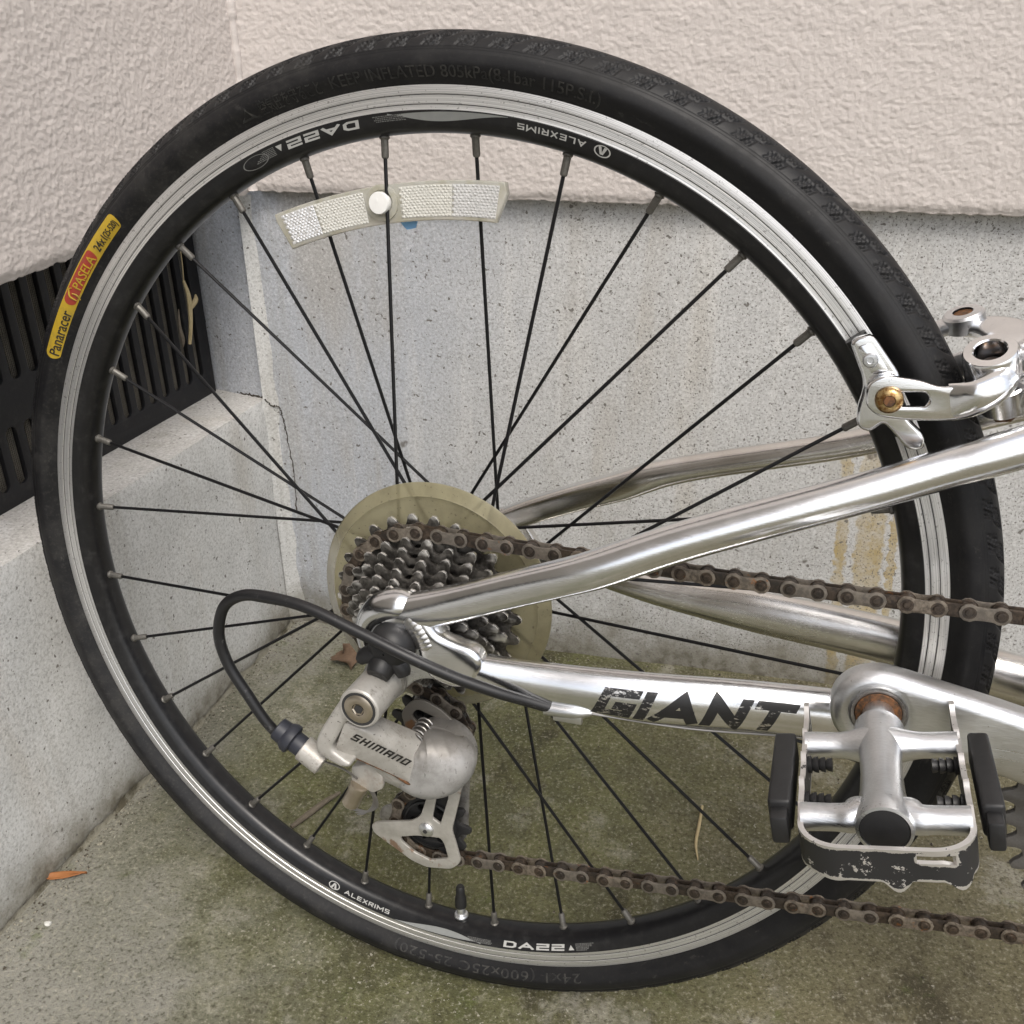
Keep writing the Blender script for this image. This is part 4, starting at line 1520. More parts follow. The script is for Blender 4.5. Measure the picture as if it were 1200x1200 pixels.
# dropouts
drop_o = rounded([(-16, -16), (-20, -2), (-18.5, 9), (-12, 18.5), (-2, 24.5), (10, 26.5), (22, 27), (25, 16), (26, 4), (40, -3), (38, -20), (22, -19), (10, -21), (2, -30), (-6, -34), (-15, -31), (-18, -24)], 6, 4)
part('dropout', [plate_xz(drop_o, [ring_pts(0, 0, 5.2, 20)], -67.5, 7.0, 1.4, 2), lathe_y([(17.0, -70.5), (17.5, -72.6), (15.5, -73.0), (6, -73.0)], 0, 0, 36, False, True)], M['alu_cast'])
drl = [(x, z) for x, z in drop_o if z > -24]
part('dropout', plate_xz(rounded([(-16, -14), (-19, 5), (-8, 20), (20, 28), (30, 12), (40, -2), (22, -16), (0, -20)], 6, 4), [ring_pts(0, 0, 5.2, 20)], 67.5, 7, 1.4, 2), M['alu_far'])
# weld beads where the two stays meet the dropout
wb = []
for i in range(97):
    t = i / 96
    wb.append((6.5 + 12.5 * t + 2.0 * math.sin(PI * t), -70.0, 18.5 - 20.5 * t, 7.0 + 0.16 * abs(math.sin(t * PI * 9)) - 2.5 * max(0, t - .85) / .15 - 2.5 * max(0, .12 - t) / .12))
part('weld_bead', tube(wb, 1, 28), M['alu_weld'])
collar = tube([(-18, -69.5, -6, 4.4), (-18, -70, 3, 5.2), (-14.5, -70.2, 11.5, 6.4), (-7.5, -70, 17.5, 8.0), (2, -69, 19.8, 8.8), (9, -68.2, 19.5, 7.0)], 6, 28)
gus = plate_xz(smooth_loop([(9, 22), (17, 18), (21, 12.8), (25.5, 8.2), (34, 5.2), (44, 2.6), (48, -4), (44, -15), (33, -20), (20, -16.5), (14.5, -8), (12.5, 2), (9, 10)], 4), [], -69.4, 12.6, 3.4, 4)
part('dropout_lug', [collar, gus], M['alu'])

# frame lettering wrapped on the chain stay
CSs = spline(CS, 8)


def stay_pt(x, th, off):
    i = np.searchsorted(CSs[:, 0], x) - 1
    i = max(0, min(len(CSs) - 2, i))
    t = (x - CSs[i, 0]) / (CSs[i + 1, 0] - CSs[i, 0])
    c = CSs[i] * (1 - t) + CSs[i + 1] * t
    tn = CSs[i + 1, :3] - CSs[i, :3]
    tn /= np.linalg.norm(tn)
    bb = np.array([0, 1.0, 0])
    bb -= tn * (bb @ tn)
    bb /= np.linalg.norm(bb)
    aa = np.cross(tn, bb)                       # points down (-z) for a forward tube
    if aa[2] < 0:
        aa = -aa
    return tuple(c[:3] + aa * (c[3] + off) * math.sin(th) - bb * (c[4] + off) * math.cos(th))


def stay_text(body, x0, x1, th0, th1, off, shear, bold, spacing=1.0):
    v, f = block_text(body, bold, 0.95, spacing, shear)
    v, f = subdiv(v, f, 0.12, 0.4)
    a0, a1, b0, b1 = v[:, 0].min(), v[:, 0].max(), v[:, 1].min(), v[:, 1].max()
    return [stay_pt(x0 + (x1 - x0) * (x - a0) / (a1 - a0), R(th0 + (th1 - th0) * (y - b0) / (b1 - b0)), off + z * 20) for x, y, z in v], f


part('lettering', stay_text('GIVZT', 102.5, 199.5, -52, 52, 0.12, 0.34, 0.265, 0.09), M['decal'], cs, False)
# cable stop under the chain stay and bare inner wire
part('cable_stop', [tube([(79.5, -69.5, -25.8, 3.6), (84, -69.5, -25.8, 3.7), (95, -69.3, -25.4, 3.4), (101, -69, -25.0, 2.2), (103.5, -69, -24.9, 1.0)], 5, 16), rbox(84, 99, -71.3, -68, -31.5, -26, .8)], M['alu_cast'], cs)
part('inner_cable', tube([(100, -69, -25.1, .7), (150, -61.5, -29.0, .7), (200, -52.5, -29.5, .7), (260, -42, -32.5, .7), (340, -34, -43, .7)], 6, 8), M['wire'])

# ---------------------------------------------------------------- quick release nut
nb_ = Vector((-0.12, -0.82, -0.56)).normalized()
np0 = Vector((-2.0, -76, -4.5))
part('axle_nut', [lathe_y([(12.2, -72.8), (12.6, -75), (11.6, -80), (9.4, -84), (5.5, -86), (0.5, -86.4)], 0, 0, 36, True, False),
                  lathe_axis([(7.5, 0), (7.2, 8), (6.3, 13.2), (5.6, 14.0), (0.4, 14.0)], np0, nb_, 30, True, False),
                  tube([(-1, -80, -2, 5), (6, -80, -9.5, 4.8), (8, -80.5, -14, 3.4)], 5, 18),
                  tube([(-2, -80, -2, 5), (-12, -81, -5, 4.6), (-16, -81, -8.5, 3.0)], 5, 18)], M['black'])
part('axle_nut_hole', lathe_axis([(3.0, 0), (3.0, .3)], np0 + nb_ * 13.9, nb_, 20), M['groove'])

# ---------------------------------------------------------------- gear cable housing
HC = [(-66.5, -86, -61, 2.9), (-73.5, -87, -52.3, 2.95), (-82, -87.5, -38, 3), (-91.5, -88, -21, 3), (-95, -88.5, -4, 3), (-90.5, -89, 12.6, 3), (-81, -89.5, 21.5, 3), (-66.5, -90.5, 25.2, 3), (-40, -91.5, 23.4, 3),
      (-12, -92, 14.6, 3), (15, -91, 4.2, 3), (37.5, -86, -6.4, 3), (58, -79.5, -15.2, 3), (71, -74, -20.6, 3), (82, -70, -24.9, 3)]
part('cable_housing', tube(HC, 8, 16), M['housing'])
part('cable_ferrule', lathe_axis([(2.9, -7), (3.5, -6.7), (3.6, -1), (4.4, -.6), (4.4, .4), (3.5, .8)], (-61, -85.8, -65.4), (0.74, 0.05, -0.67), 18), M['brass'])


def hull(pts, bev=1.0, seg=2):
    """bevelled convex block through the given corners"""
    bm = bmesh.new()
    vs = [bm.verts.new(p) for p in pts]
    ret = bmesh.ops.convex_hull(bm, input=vs)
    bmesh.ops.delete(bm, geom=[e for e in ret['geom_interior'] if isinstance(e, bmesh.types.BMVert)], context='VERTS')
    bmesh.ops.dissolve_limit(bm, angle_limit=R(4), verts=bm.verts[:], edges=bm.edges[:])
    bmesh.ops.bevel(bm, geom=[e for e in bm.edges], offset=bev, segments=seg, profile=0.5, affect='EDGES', clamp_overlap=True)
    bmesh.ops.recalc_face_normals(bm, faces=bm.faces)
    bm.verts.index_update()
    V = [tuple(q.co) for q in bm.verts]
    F = [[q.index for q in g.verts] for g in bm.faces]
    bm.free()
    return V, F


# ---------------------------------------------------------------- rear derailleur
der = part('derailleur', [lathe_y([(8.6, -101.5), (10.1, -101.6), (10.9, -100.8), (11.0, -99), (11.0, -74), (10.4, -72.6)], -7.8, -24, 40, True, True)], M['silver'])
part('pivot_washer', [lathe_y([(9.6, -72.6), (12.2, -72.2), (12.4, -70.5), (9, -70)], -7.5, -23.2, 32), lathe_y([(8, -74), (10.8, -73), (10.8, -71.9)], -6.6, -22, 30)], M['steel_grey'], der)
part('pivot_recess', lathe_y([(9.3, -101.75), (9.2, -101.0)], -7.8, -24, 36, True, False), M['groove'], der)
part('pivot_bolt', [lathe_y([(3.3, -102.4), (3.9, -102.6), (7.0, -102.3), (8.1, -101.6), (8.1, -100)], -7.8, -24, 36, False, False),
                    lathe_y([(3.3, -102.4), (2.6, -101.9), (2.5, -99.5)], -7.8, -24, 6, False, True)], M['brass'], der)
part('bracket', [plate_xz(rounded([(-16, -17), (-27, -34), (-33.5, -44.5), (-36.5, -51), (-36, -57.5), (-30, -61), (-22, -64), (-17.2, -62.6), (-16.6, -60), (-20, -58.8), (-26.4, -54.6), (-27, -52), (-17.8, -35.2), (-4, -35), (3, -26), (-6, -17)],
                                   [2, 8, 8, 6, 6, 4, 4, 2, 1.5, 1, 2, 1.5, 2, 4, 3, 3]), [], -91.5, 15, 2.2, 3)], M['silver'], der)
part('link_body', [hull([(-19.3, -97, -36.8), (-26.3, -97, -54), (6.5, -76, -84), (9.5, -76, -71.0), (-8, -94.5, -41.5), (9.5, -68, -61.5), (-18, -82, -36), (-24, -82, -56), (8, -60, -82), (10, -58, -64)], 1.1, 2)], M['silver'], der)
part('inner_link', [hull([(-19, -72, -52), (-24, -72, -60), (4, -52, -90), (9, -52, -80), (-18, -66, -52), (-24, -66, -60), (4, -46, -90), (9, -46, -80)], 1, 2)], M['groove'], der)
part('lower_link', [hull([(-14, -84, -64), (7, -75.5, -84), (6, -72, -90.5), (0, -72, -92.5), (-12, -78, -83), (-15, -70, -66), (6, -60, -88), (-9, -64, -82)], 1.0, 2)], M['silver_rusty'], der)
part('rust_streak', tube([(-17.5, -90.8, -62.2, .35), (-9, -85.6, -69.2, .6), (-2, -81.2, -75.4, .5), (4.5, -77.2, -82.2, .9), (6.8, -75.9, -83.4, .4)], 6, 8), M['rust'], der)
part('anchor_block', [hull([(-27, -80, -77), (-13, -80, -72), (-9, -79, -81), (-9, -79, -88), (-15.5, -79, -92.5), (-28.5, -79, -87.5), (-26, -68, -76), (-10, -66, -80), (-14, -66, -90), (-27, -68, -86)], 1.6, 3)], M['silver_rusty'], der)
part('anchor_bolt', [lathe_axis([(4.3, -3), (5.2, -2.6), (5.3, 1.2), (4.9, 2.0), (4.9, 11.0), (4.0, 12.2), (1, 12.4)], (-24.5, -79, -91), (-0.42, -0.12, -0.90), 24)], M['brass'], der)
adj = Vector((-0.80, 0, 0.60)) if False else Vector((0.84, 0.0, -0.545))
part('barrel_socket', [lathe_axis([(6.4, 0), (7.0, .4), (7.0, 13.5), (5.8, 14)], (-49.3, -90.5, -62.2), adj, 28)], M['silver'], der)
part('barrel_adjuster', [lathe_axis([(5.6, -6.2), (5.8, -5.8), (5.8, .2)], (-49.3, -90.5, -62.2), adj, 28),
                         lathe_axis([(5.4, -17.5), (6.3, -16.9), (6.5, -12), (6.9, -11.6), (8.1, -9.4), (8.2, -6.6), (7.2, -5.9)], (-49.3, -90.5, -62.2), adj, 12)], M['navy'], der)
part('inner_cable', tube([(-40, -90, -68.5, .65), (-30, -84, -76, .65), (-24, -80, -84, .65)], 4, 6), M['wire'], der)
fr_ = []
for j in range(4):
    q = j * .6
    fr_.append(tube([(-19.5 + q, -76, -92, .55), (-17.5 + q, -75, -99, .6), (-19 + q * 1.6, -74.5, -105, .6), (-24 + q, -74.5, -111 + q, .5), (-28.5 - q * 1.8, -75, -112.5 + q * 2.2, .35)], 5, 5))
part('frayed_cable_end', fr_, M['wire'], der)
V, F = tube([(1.0, -70.5, -76.0, 13.0, 7.0, 3.6), (4.5, -68.5, -77.4, 15.8, 9.6, 3.2), (10, -65, -78.6, 18.3, 12.8, 2.7), (17, -60.5, -77.4, 18.9, 14.8, 2.3), (24, -56.5, -74.6, 16.2, 14.2, 2.1), (29.2, -53.8, -71.6, 11.4, 11.4, 2.0),
             (32.4, -52.4, -69.4, 5.8, 6.6, 2.0), (33.2, -52, -68.8, 1.0, 1.2, 2.0)], 8, 40, (0, 1, 0))
part('spring_knuckle', [(V, F), lathe_y([(18.6, -44), (19, -46), (18.4, -55)], 14.5, -77.5, 40)], M['knuckle'], der)
part('link_pin', [lathe_axis([(2.5, -2), (3.6, -1.6), (5.6, 0), (5.8, 2), (4.0, 2.6), (4.0, 5.5), (5.0, 6), (5.0, 7.2), (3.8, 7.8), (3.8, 12), (5.2, 12.6), (5.2, 13.6), (3, 14.2)], (4.5, -66, -64.5), (0.06, 0.96, 0.18), 22)], M['steel_dark'], der)
part('shimano_print', None, None) if False else None
hx = []
for i_ in range(61):
    a_ = i_ / 12 * 2 * PI
    hx.append((5.0 + 4.9 * math.cos(a_) + i_ * .012, -66 + i_ * .27, -64.0 + 4.9 * math.sin(a_) + i_ * .04, .62))
part('spring', tube(hx, 1, 8), M['steel_grey'], der)
v, f = block_text('SHIWANO', 0.21, 0.74, 0.22, 0.1)
v = v / v[:, 0].max()
e0, e1 = Vector((-17.6, -95.0, -46.3)), Vector((6.0, -79.2, -68.0))
ex = e1 - e0
nf = (Vector((6.5, -76, -84)) - Vector((-26.3, -97, -54))).cross(Vector((-8, -94.5, -41.5)) - Vector((-26.3, -97, -54))).normalized()
if nf.y > 0:
    nf = -nf
ey = ex.cross(nf).normalized()
if ey.z < 0:
    ey = -ey
hgt_ = 5.3 / max(1e-6, v[:, 1].max())
LP = Vector((-26.3, -97, -54))
out = []
for x, y, z in v:
    q = e0 + ex * x + ey * y * hgt_
    q = q - nf * (q - LP).dot(nf) + nf * (0.12 + z * 3)
    out.append(tuple(q))
part('lettering', [(out, f)], M['ink'], der, False)

cage_o = rounded([(-12, -60.6), (-8, -54.5), (-3.2, -50), (3, -49.4), (12.8, -53.6), (22.4, -62), (27.5, -71), (27, -88), (23.3, -104.8), (20.4, -118), (16.4, -134.5), (18.5, -142.5), (21.6, -156.3), (15.2, -162.9), (-1, -165.7), (-10.6, -163),
                  (-20.1, -157.3), (-35, -148.4), (-36, -143), (-32.3, -140.4), (-9.1, -134.1), (-3.1, -129), (2, -113), (-3, -92), (-8, -76)], 2.6, 3)
cage_h = [rounded([(-5.6, -60.8), (-1.8, -55.8), (9.2, -59.4), (13.8, -64), (9.9, -69.9), (-2.8, -64.5)], 2.2, 4),
          rounded([(-17, -147.2), (-6.4, -143.8), (9, -141.8), (11.4, -145.5), (13.6, -155.5), (1.9, -159.8), (-8.3, -156.4), (-16.6, -150.3)], 1.6, 4),
          rounded([(10.2, -100), (15.5, -100), (15.1, -112), (9.4, -131.8), (4.4, -128.6)], 1.4, 4)]
part('cage_plate', plate_xz(cage_o, cage_h, -45.6, 2.0, 0.45, 2), M['cage'], der)
cage_i = rounded([(-12, -60), (-3, -50), (8, -52), (22, -64), (26, -80), (22, -110), (20, -150), (10, -164), (-8, -164), (-24, -158), (-40, -152), (-37, -142), (-28, -138), (-12, -128), (-4, -105), (-10, -80)], 5, 4)
part('cage_plate', plate_xz(cage_i, [ring_pts(0, -139, 12, 20)], -29.5, 1.6, 0.4, 1), M['steel_grey'], der)
part('cage_screw', [lathe_y([(4.6, -46.6), (4.6, -47.8), (3.4, -48.9), (1.5, -49.2)], 0.6, -137.2, 24), ], M['alu_cast'], der)
part('cage_screw_socket', lathe_y([(1.5, -49.35), (1.5, -48)], 0.6, -137.2, 6), M['groove'], der)
for c in (UPc, LPc):
    o, pr = gear(11, 12.7, 2.6, 4.2)
    hl = [ring_pts(0, 0, 4, 14)] + [ring_pts(11.5 * math.cos(j * PI / 3), 11.5 * math.sin(j * PI / 3), 2.6, 8) for j in range(6)]
    V, F = plate_xz(o, hl, 0, 2.6, 0.4)
    V2, F2 = lathe_y([(15.5, -3.4), (16.6, -3.0), (16.6, 3.0), (15.5, 3.4), (9, 3.4), (9, -3.4)], 0, 0, 30, False, False)
    y0 = -36.5 if c is UPc else -37.5
    part('jockey_wheel', [([(a + c[0], b + y0, d + c[1]) for a, b, d in V], F), ([(a + c[0], b + y0, d + c[1]) for a, b, d in V2], F2)], M['black'], der)

# ---------------------------------------------------------------- crank, chainring, pedal
PX, PZ = 231.8, 10.4
crank_o = [(222.5, -7.5), (215.2, -1), (212.4, 8), (213.4, 17), (219, 24.6), (227, 28.4), (236, 28.8), (255, 25.0), (288, 18.0), (330, 6), (362, -6), (382, -14), (397, -18), (408, -30), (406, -46), (394, -57), (378, -57), (362, -49), (330, -30), (292, -14.5), (268, -9), (246, -6.5), (233, -9.5)]
part('crank_arm', plate_xz(smooth_loop(crank_o, 4), [ring_pts(PX, PZ, 9.8, 32)], -80.0, 15.5, 5.2, 4), M['alu_cast'])
part('crank_arm', plate_xz(smooth_loop([(2 * BB[0] - x, 2 * BB[1] - z) for x, z in crank_o], 3), [], 80.0, 15.5, 5.2, 3), M['alu_cast'])
part('crank_spindle', lathe_y([(9, -70), (9, 72)], BB[0], BB[1], 24), M['steel_grey'])
o, pr = gear(40, 12.7, 3.4, 3.9)
cr = part('chainring', plate_xz([(x + BB[0], z + BB[1]) for x, z in o], [ring_pts(BB[0], BB[1], 58, 60)], -44, 3.0, 0.4), M['ring'])
o2, pr2 = gear(45, 12.7, 3.2, 3.9)
part('chainring', plate_xz([(x + BB[0], z + BB[1]) for x, z in o2], [ring_pts(BB[0], BB[1], 76, 60)], -50.5, 3.0, 0.4), M['ring'])
spd = []
for j in range(5):
    a = 2 * PI * j / 5 + .5
    spd.append(tube([(BB[0] + 14 * math.cos(a), -50, BB[1] + 14 * math.sin(a), 9, 4), (BB[0] + 60 * math.cos(a), -47, BB[1] + 60 * math.sin(a), 8, 3), (BB[0] + 70 * math.cos(a), -46.5, BB[1] + 70 * math.sin(a), 6, 2)], 4, 16, (0, 1, 0)))
part('spider', spd + [lathe_y([(22, -54), (24, -52), (24, -46), (20, -44)], BB[0], BB[1], 32)], M['alu_cast'], cr)
part('spindle_boss', [lathe_y([(9.7, -86.6), (11.0, -87.4), (11.2, -86.2), (11.0, -84)], PX, PZ, 36, False, False), lathe_y([(10.0, -84.0), (9.8, -72)], PX, PZ, 30)], M['steel_grey'])
part('spindle_end', lathe_y([(9.5, -86.7), (9.2, -87.2), (7.5, -87.3), (0.5, -87.3)], PX, PZ, 32, True, False), M['rust'])

# pedal: rolled a little about its spindle; local x along the bike, y along the spindle, z up
ped = bpy.data.objects.new('tmp', None)
PR = Matrix.Translation((PX, 0, PZ)) @ Matrix.Rotation(R(-11.5), 4, 'Y')


def pd(vf):
    if isinstance(vf, list):
        return [xform(q, PR) for q in vf]
    return xform(vf, PR)


bpy.data.objects.remove(ped)
body = [lathe_y([(8.6, -98.5), (9.6, -99.5), (9.9, -103), (9.0, -108), (7.9, -120), (7.6, -132), (8.0, -144), (9.0, -153), (9.8, -157), (10.0, -164), (9.7, -165.2), (8.6, -165.4), (8.3, -164.4)], 0, 0, 44, True, False),
        lathe_y([(6.5, -85), (6.5, -100)], 0, 0, 30)]
for s in (-1, 1):
    for y0, rr0 in ((-111, 5.4), (-158.3, 5.2)):
        fl = 1.5 if y0 > -150 else 1.0
        body.append(tube([(s * 3, y0 + (0 if fl > 1 else 3.5), 0, rr0 * 1.0 * fl), (s * 8.0, y0 + (0 if fl > 1 else 2.0), 0, rr0 * 1.25), (s * 12, y0, 0, rr0 * 1.06), (s * 17, y0, 0, rr0 * .96), (s * 28.5, y0, 0, rr0)], 6, 24))
pedal = part('pedal', pd(body), M['alu_cast'])
part('end_cap', pd(lathe_y([(8.35, -164.2), (8.2, -165.0), (6, -165.3), (0.4, -165.4)], 0, 0, 40, False, True)), M['black'], pedal)
# cage: U-shaped strip
path = [(-29.5, -88 - i * 1.0) for i in range(0, 76)]
path += [(-29.5 + 15 * (1 - math.cos(t)), -163 - 14 * math.sin(t)) for t in np.linspace(0.05, PI / 2, 16)]
path += [(x, -177) for x in np.arange(-13.5, 14, 1.0)]
path += [(14.5 + 15 * math.sin(t), -163 - 14 * math.cos(t)) for t in np.linspace(0.0, PI / 2 - .05, 16)]
path += [(29.5, -163 + i * 1.0) for i in range(0, 76)]
path = np.array(path)
sl = np.concatenate([[0], np.cumsum(np.linalg.norm(np.diff(path, axis=0), axis=1))])
LT = sl[-1]
dn = np.gradient(path, axis=0)
dn /= np.linalg.norm(dn, axis=1)[:, None]
nrm = np.stack([-dn[:, 1], dn[:, 0]], 1)
KZ = 12


def cage_zt(s, p):
    d = min(s, LT - s)
    if abs(p[0]) < 29:
        return 1.2
    # notched teeth along both sides
    t = (d / 17.0) % 1.0
    top = 6.5 if d < 4 else (3.2 + 2.4 * max(0, math.cos(2 * PI * (t - .15))) ** 2)
    return top if d < 66 else 1.2 + 2.4 * max(0, (72 - d) / 6)


def cage_zb(s, p):
    z = -12.5
    if abs(p[0]) < 29 and p[1] < -170:
        x = p[0]
        z = -12.0 - 4.2 * max(0, math.cos((x - 3) / 21 * 2 * PI)) ** 1.6 * (1 if -4 < x < 27 else .15)
        if 7 < x < 18:
            z += 0.8
    return z


VV, holes_ = [], set()
for i, (p, s) in enumerate(zip(path, sl)):
    zt_, zb_ = cage_zt(s, p), cage_zb(s, p)
    for k in range(KZ + 1):
        VV.append((p[0], p[1], zb_ + (zt_ - zb_) * k / KZ))
bm = bmesh.new()
bv = [bm.verts.new(q) for q in VV]
for i in range(len(path) - 1):
    for k in range(KZ):
        x = (path[i][0] + path[i + 1][0]) / 2
        zc_ = (VV[i * (KZ + 1) + k][2] + VV[i * (KZ + 1) + k + 1][2]) / 2
        if path[i][1] < -172 and 9.5 < x < 21.5 and k in (7, 8, 9):
            continue
        bm.faces.new([bv[i * (KZ + 1) + k], bv[(i + 1) * (KZ + 1) + k], bv[(i + 1) * (KZ + 1) + k + 1], bv[i * (KZ + 1) + k + 1]])
bmesh.ops.delete(bm, geom=[q for q in bm.verts if not q.link_faces], context='VERTS')
bmesh.ops.recalc_face_normals(bm, faces=bm.faces)
bmesh.ops.solidify(bm, geom=bm.faces[:], thickness=2.0)
bmesh.ops.recalc_face_normals(bm, faces=bm.faces)
bm.verts.index_update()
cv_ = ([tuple(q.co) for q in bm.verts], [[q.index for q in g.verts] for g in bm.faces])
bm.free()
part('pedal_cage', pd(cv_), M['chipped'], pedal, True, 40)
for s in (-1, 1):
    bl = [rbox(32.0 if s > 0 else -40.5, 39.5 if s > 0 else -32.0, -156, -109, -8.5, 5.0, 1.4, 3),
          rbox(33.0 if s > 0 else -39.5, 38.5 if s > 0 else -33.0, -163, -155, -9, 2.5, 1.2, 2)]
    part('reflector_block', pd(bl), M['black'], pedal)
    pins = []
    for y0 in (-122, -146):
        pr_ = []
        for j in range(4):
            pr_ += [(3.3 - j * .25, j * 2.6), (3.6 - j * .25, j * 2.6 + 1.4), (2.3 - j * .2, j * 2.6 + 1.6)]
        pins.append(lathe_axis(pr_, (s * 27.5, y0, -2.0), (-s, 0, 0), 16))
    part('bumper_pin', pd(pins), M['black'], pedal)

# ---------------------------------------------------------------- side-pull brake
TH = R(22)
bs = Vector((math.cos(TH), 0, math.sin(TH)))
bn = Vector((-math.sin(TH), 0, math.cos(TH)))


def bp(s, y, n):
    q = bs * s + bn * n
    return Vector((q.x, y, q.z))


bx_ = Vector((-0.27, -0.46, 0.845)).normalized()
brk = part('brake_arm', [plate_xz(rounded([(213.0, 140), (219.5, 144.3), (235, 142.6), (242.5, 140.0), (250, 141.8), (257, 143), (258, 133), (254, 127.5), (247, 126), (230.5, 125.0), (219.0, 126.0), (213.6, 130.5)], [4, 5, 4, 4, 3, 3, 3, 4, 4, 6, 5, 4], 5),
                                   [slot_pts(223.5, 133.8, 235.8, 134.6, 3.1, 9)], -33, 4.4, 1.2, 3),
                          tube([(247.5, -33, 133.8, 8.2, 2.4, 2.6), (252.5, -33.6, 135.0, 7.9, 3.4, 2.5), (258, -33.6, 137.4, 7.2, 5.0, 2.3), (263, -30.5, 140.3, 7.0, 6.6, 2.2), (266, -25, 143, 7, 7.6, 2.2)], 8, 28, (0, 1, 0)),
                          lathe_axis([(6.4, -4), (6.4, 7.2), (7.0, 7.8), (10.4, 7.4), (11.2, 6.2), (11.3, -6.4), (10.4, -7.4), (6.4, -7.4)], bp(299.5, -17.5, 39), bx_, 40, False, False),
                          tube([(*bp(305, -12, 39), 8, 6.5), (*bp(309.5, -2, 41), 10.5, 6.2), (*bp(311, 12, 43), 10, 5.4), (*bp(307, 26, 45), 8.5, 4.8), (*bp(300, 37, 46), 7.5, 4.4)], 8, 26, tuple(bn))], M['alu_bright'])
part('pivot_bolt', [lathe_axis([(6.3, -6), (6.3, -1.5), (5.0, .8), (2.6, 2.2), (0.3, 2.4)], bp(299.5, -17.5, 38), bx_, 24)], M['rust_dark'], brk)
arm2 = part('brake_arm', [lathe_axis([(9.6, -8.5), (10.2, -8), (10.4, 5.0), (9.6, 5.6)], bp(301, -11.5, 24.5), bx_, 40),
                          tube([(*bp(305, -18, 23), 8, 6.0), (*bp(316, -8, 23), 8.5, 6.2), (*bp(326, 3, 24), 9, 6.2), (*bp(336, 12, 26), 9, 6)], 8, 26, tuple(bn)),
                          tube([(*bp(316, -24, 25), 3, 5.0), (*bp(326, -26, 27), 3, 6.0), (*bp(338, -27, 29), 3, 5.5)], 6, 20, tuple(bn))], M['alu_bright'])
part('pivot_nut', [lathe_axis([(5.6, -14.2), (6.2, -13.6), (6.2, -7)], bp(301, -11.5, 24.5), bx_, 6)], M['rust'], arm2)
arm3 = part('brake_arm', [lathe_axis([(4.6, 4.6), (8.2, 4.4), (9.4, 3.2), (9.5, -3.8), (8.5, -4.6)], bp(297, 37, 50.5), bx_ + Vector((0, .25, 0)), 36, False, True),
                          tube([(*bp(292, 38, 50), 7.0, 4.2), (*bp(281, 39, 49), 6.5, 4.4), (*bp(266, 36, 46), 7, 3.6), (*bp(254, 33, 41), 7.5, 2.6)], 8, 24, tuple(bn)),
                          tube([(*bp(286, 20, 34), 3, 6), (*bp(300, 14, 34), 3.5, 7), (*bp(316, 2, 34), 4, 8)], 6, 20, tuple(bn)),
                          plate_xz(rounded([(213, 138), (222, 144), (240, 142), (252, 140), (250, 127), (220, 126)], 5, 4), [], 33, 4.4, 1.2, 2)], M['alu_cast'])
part('pivot_bolt', [lathe_axis([(4.5, -2), (4.5, 3.6), (0.3, 3.9)], bp(297, 37, 50.5), bx_ + Vector((0, .25, 0)), 24)], M['rust'], arm3)
part('pinch_bolt', [lathe_axis([(3.0, -5), (5.4, -4.4), (5.6, 1), (4.8, 2.6), (2.4, 3.0)], bp(324, -15, 38), (0.1, -0.9, 0.4), 22), lathe_axis([(3.2, 0), (3.2, 16)], bp(324, -15, 38), (0.1, 0.95, -0.3), 16)], M['alu_bright'], brk)
part('brake_spring', [tube([(*bp(288, 24, 31), 1.1), (*bp(300, 16, 30), 1.1), (*bp(312, 4, 29), 1.1)], 5, 10), tube([(*bp(288, 22, 26), 1.1), (*bp(302, 10, 25), 1.1)], 5, 10)], M['wire'], brk)
part('brake_cable', [tube([(*bp(322, -8, 46), .8), (*bp(345, -6, 55), .8), (*bp(380, -4, 75), .8)], 5, 8)], M['wire'], brk)
# pad holder and shoe
ph_o = rounded([(204.8, 155.6), (206.6, 158.2), (213.6, 160.2), (226.8, 143.2), (231, 125), (240.2, 116.8), (240.6, 110.2), (233.6, 109.8), (227.4, 117), (222.5, 121.5), (217.5, 116.2), (211.6, 118.5), (210.6, 126), (212.8, 138.5)], [2.5, 2.5, 3, 4, 4, 3.5, 3, 3, 3, 2, 3, 3, 4, 5], 4)
ph = part('pad_holder', [plate_xz(ph_o, [], -24.5, 6.0, 1.6, 3), plate_xz(rounded([(207.6, 154.6), (213.2, 156.6), (222, 144.6), (215.2, 142.6)], 2, 4), [], -27.6, 1.0, .45, 1),
                         lathe_y([(4.2, -31), (4.2, -27)], 223.2, 133.4, 24)], M['alu_bright'])
part('pad_screw', [lathe_y([(3.1, -28), (3.3, -29.2), (2.7, -30.0), (1.5, -30.1), (1.3, -29.2)], 213.8, 149.2, 20)], M['alu_cast'], ph)
part('arm_bolt', [lathe_y([(5.6, -35.2), (5.9, -36.2), (5.5, -37.6), (4.4, -38.6), (2.6, -39.0), (2.3, -38.2)], 223.0, 133.9, 30)], M['gold'], ph)
part('arm_bolt_socket', lathe_y([(2.5, -38.9), (2.5, -37.5)], 223.0, 133.9, 6), M['rust'], ph)
for sgn in (-1, 1):
    shoe = []
    for t in np.linspace(26.4, 37.2, 14):
        shoe.append((259.6 * math.cos(R(t)), sgn * 16.0, 259.6 * math.sin(R(t)), 4.8, 5.0))
    part('brake_shoe', tube(shoe, 1, 16, (0, 1, 0), 4.0), M['black'], ph if sgn < 0 else arm3)

# ---------------------------------------------------------------- wheel reflector clipped between the spokes
def rf_pt(a, r, y):
    return (r * math.cos(R(a)), y, r * math.sin(R(a)))


def rf_r(a, f):
    """f 0 lower edge .. 1 upper edge; a little straighter than the wheel"""
    k = ((a - 97) / 17.5) ** 2
    return (203.0 + 19.0 * f) + k * (2.4 + .8 * f)


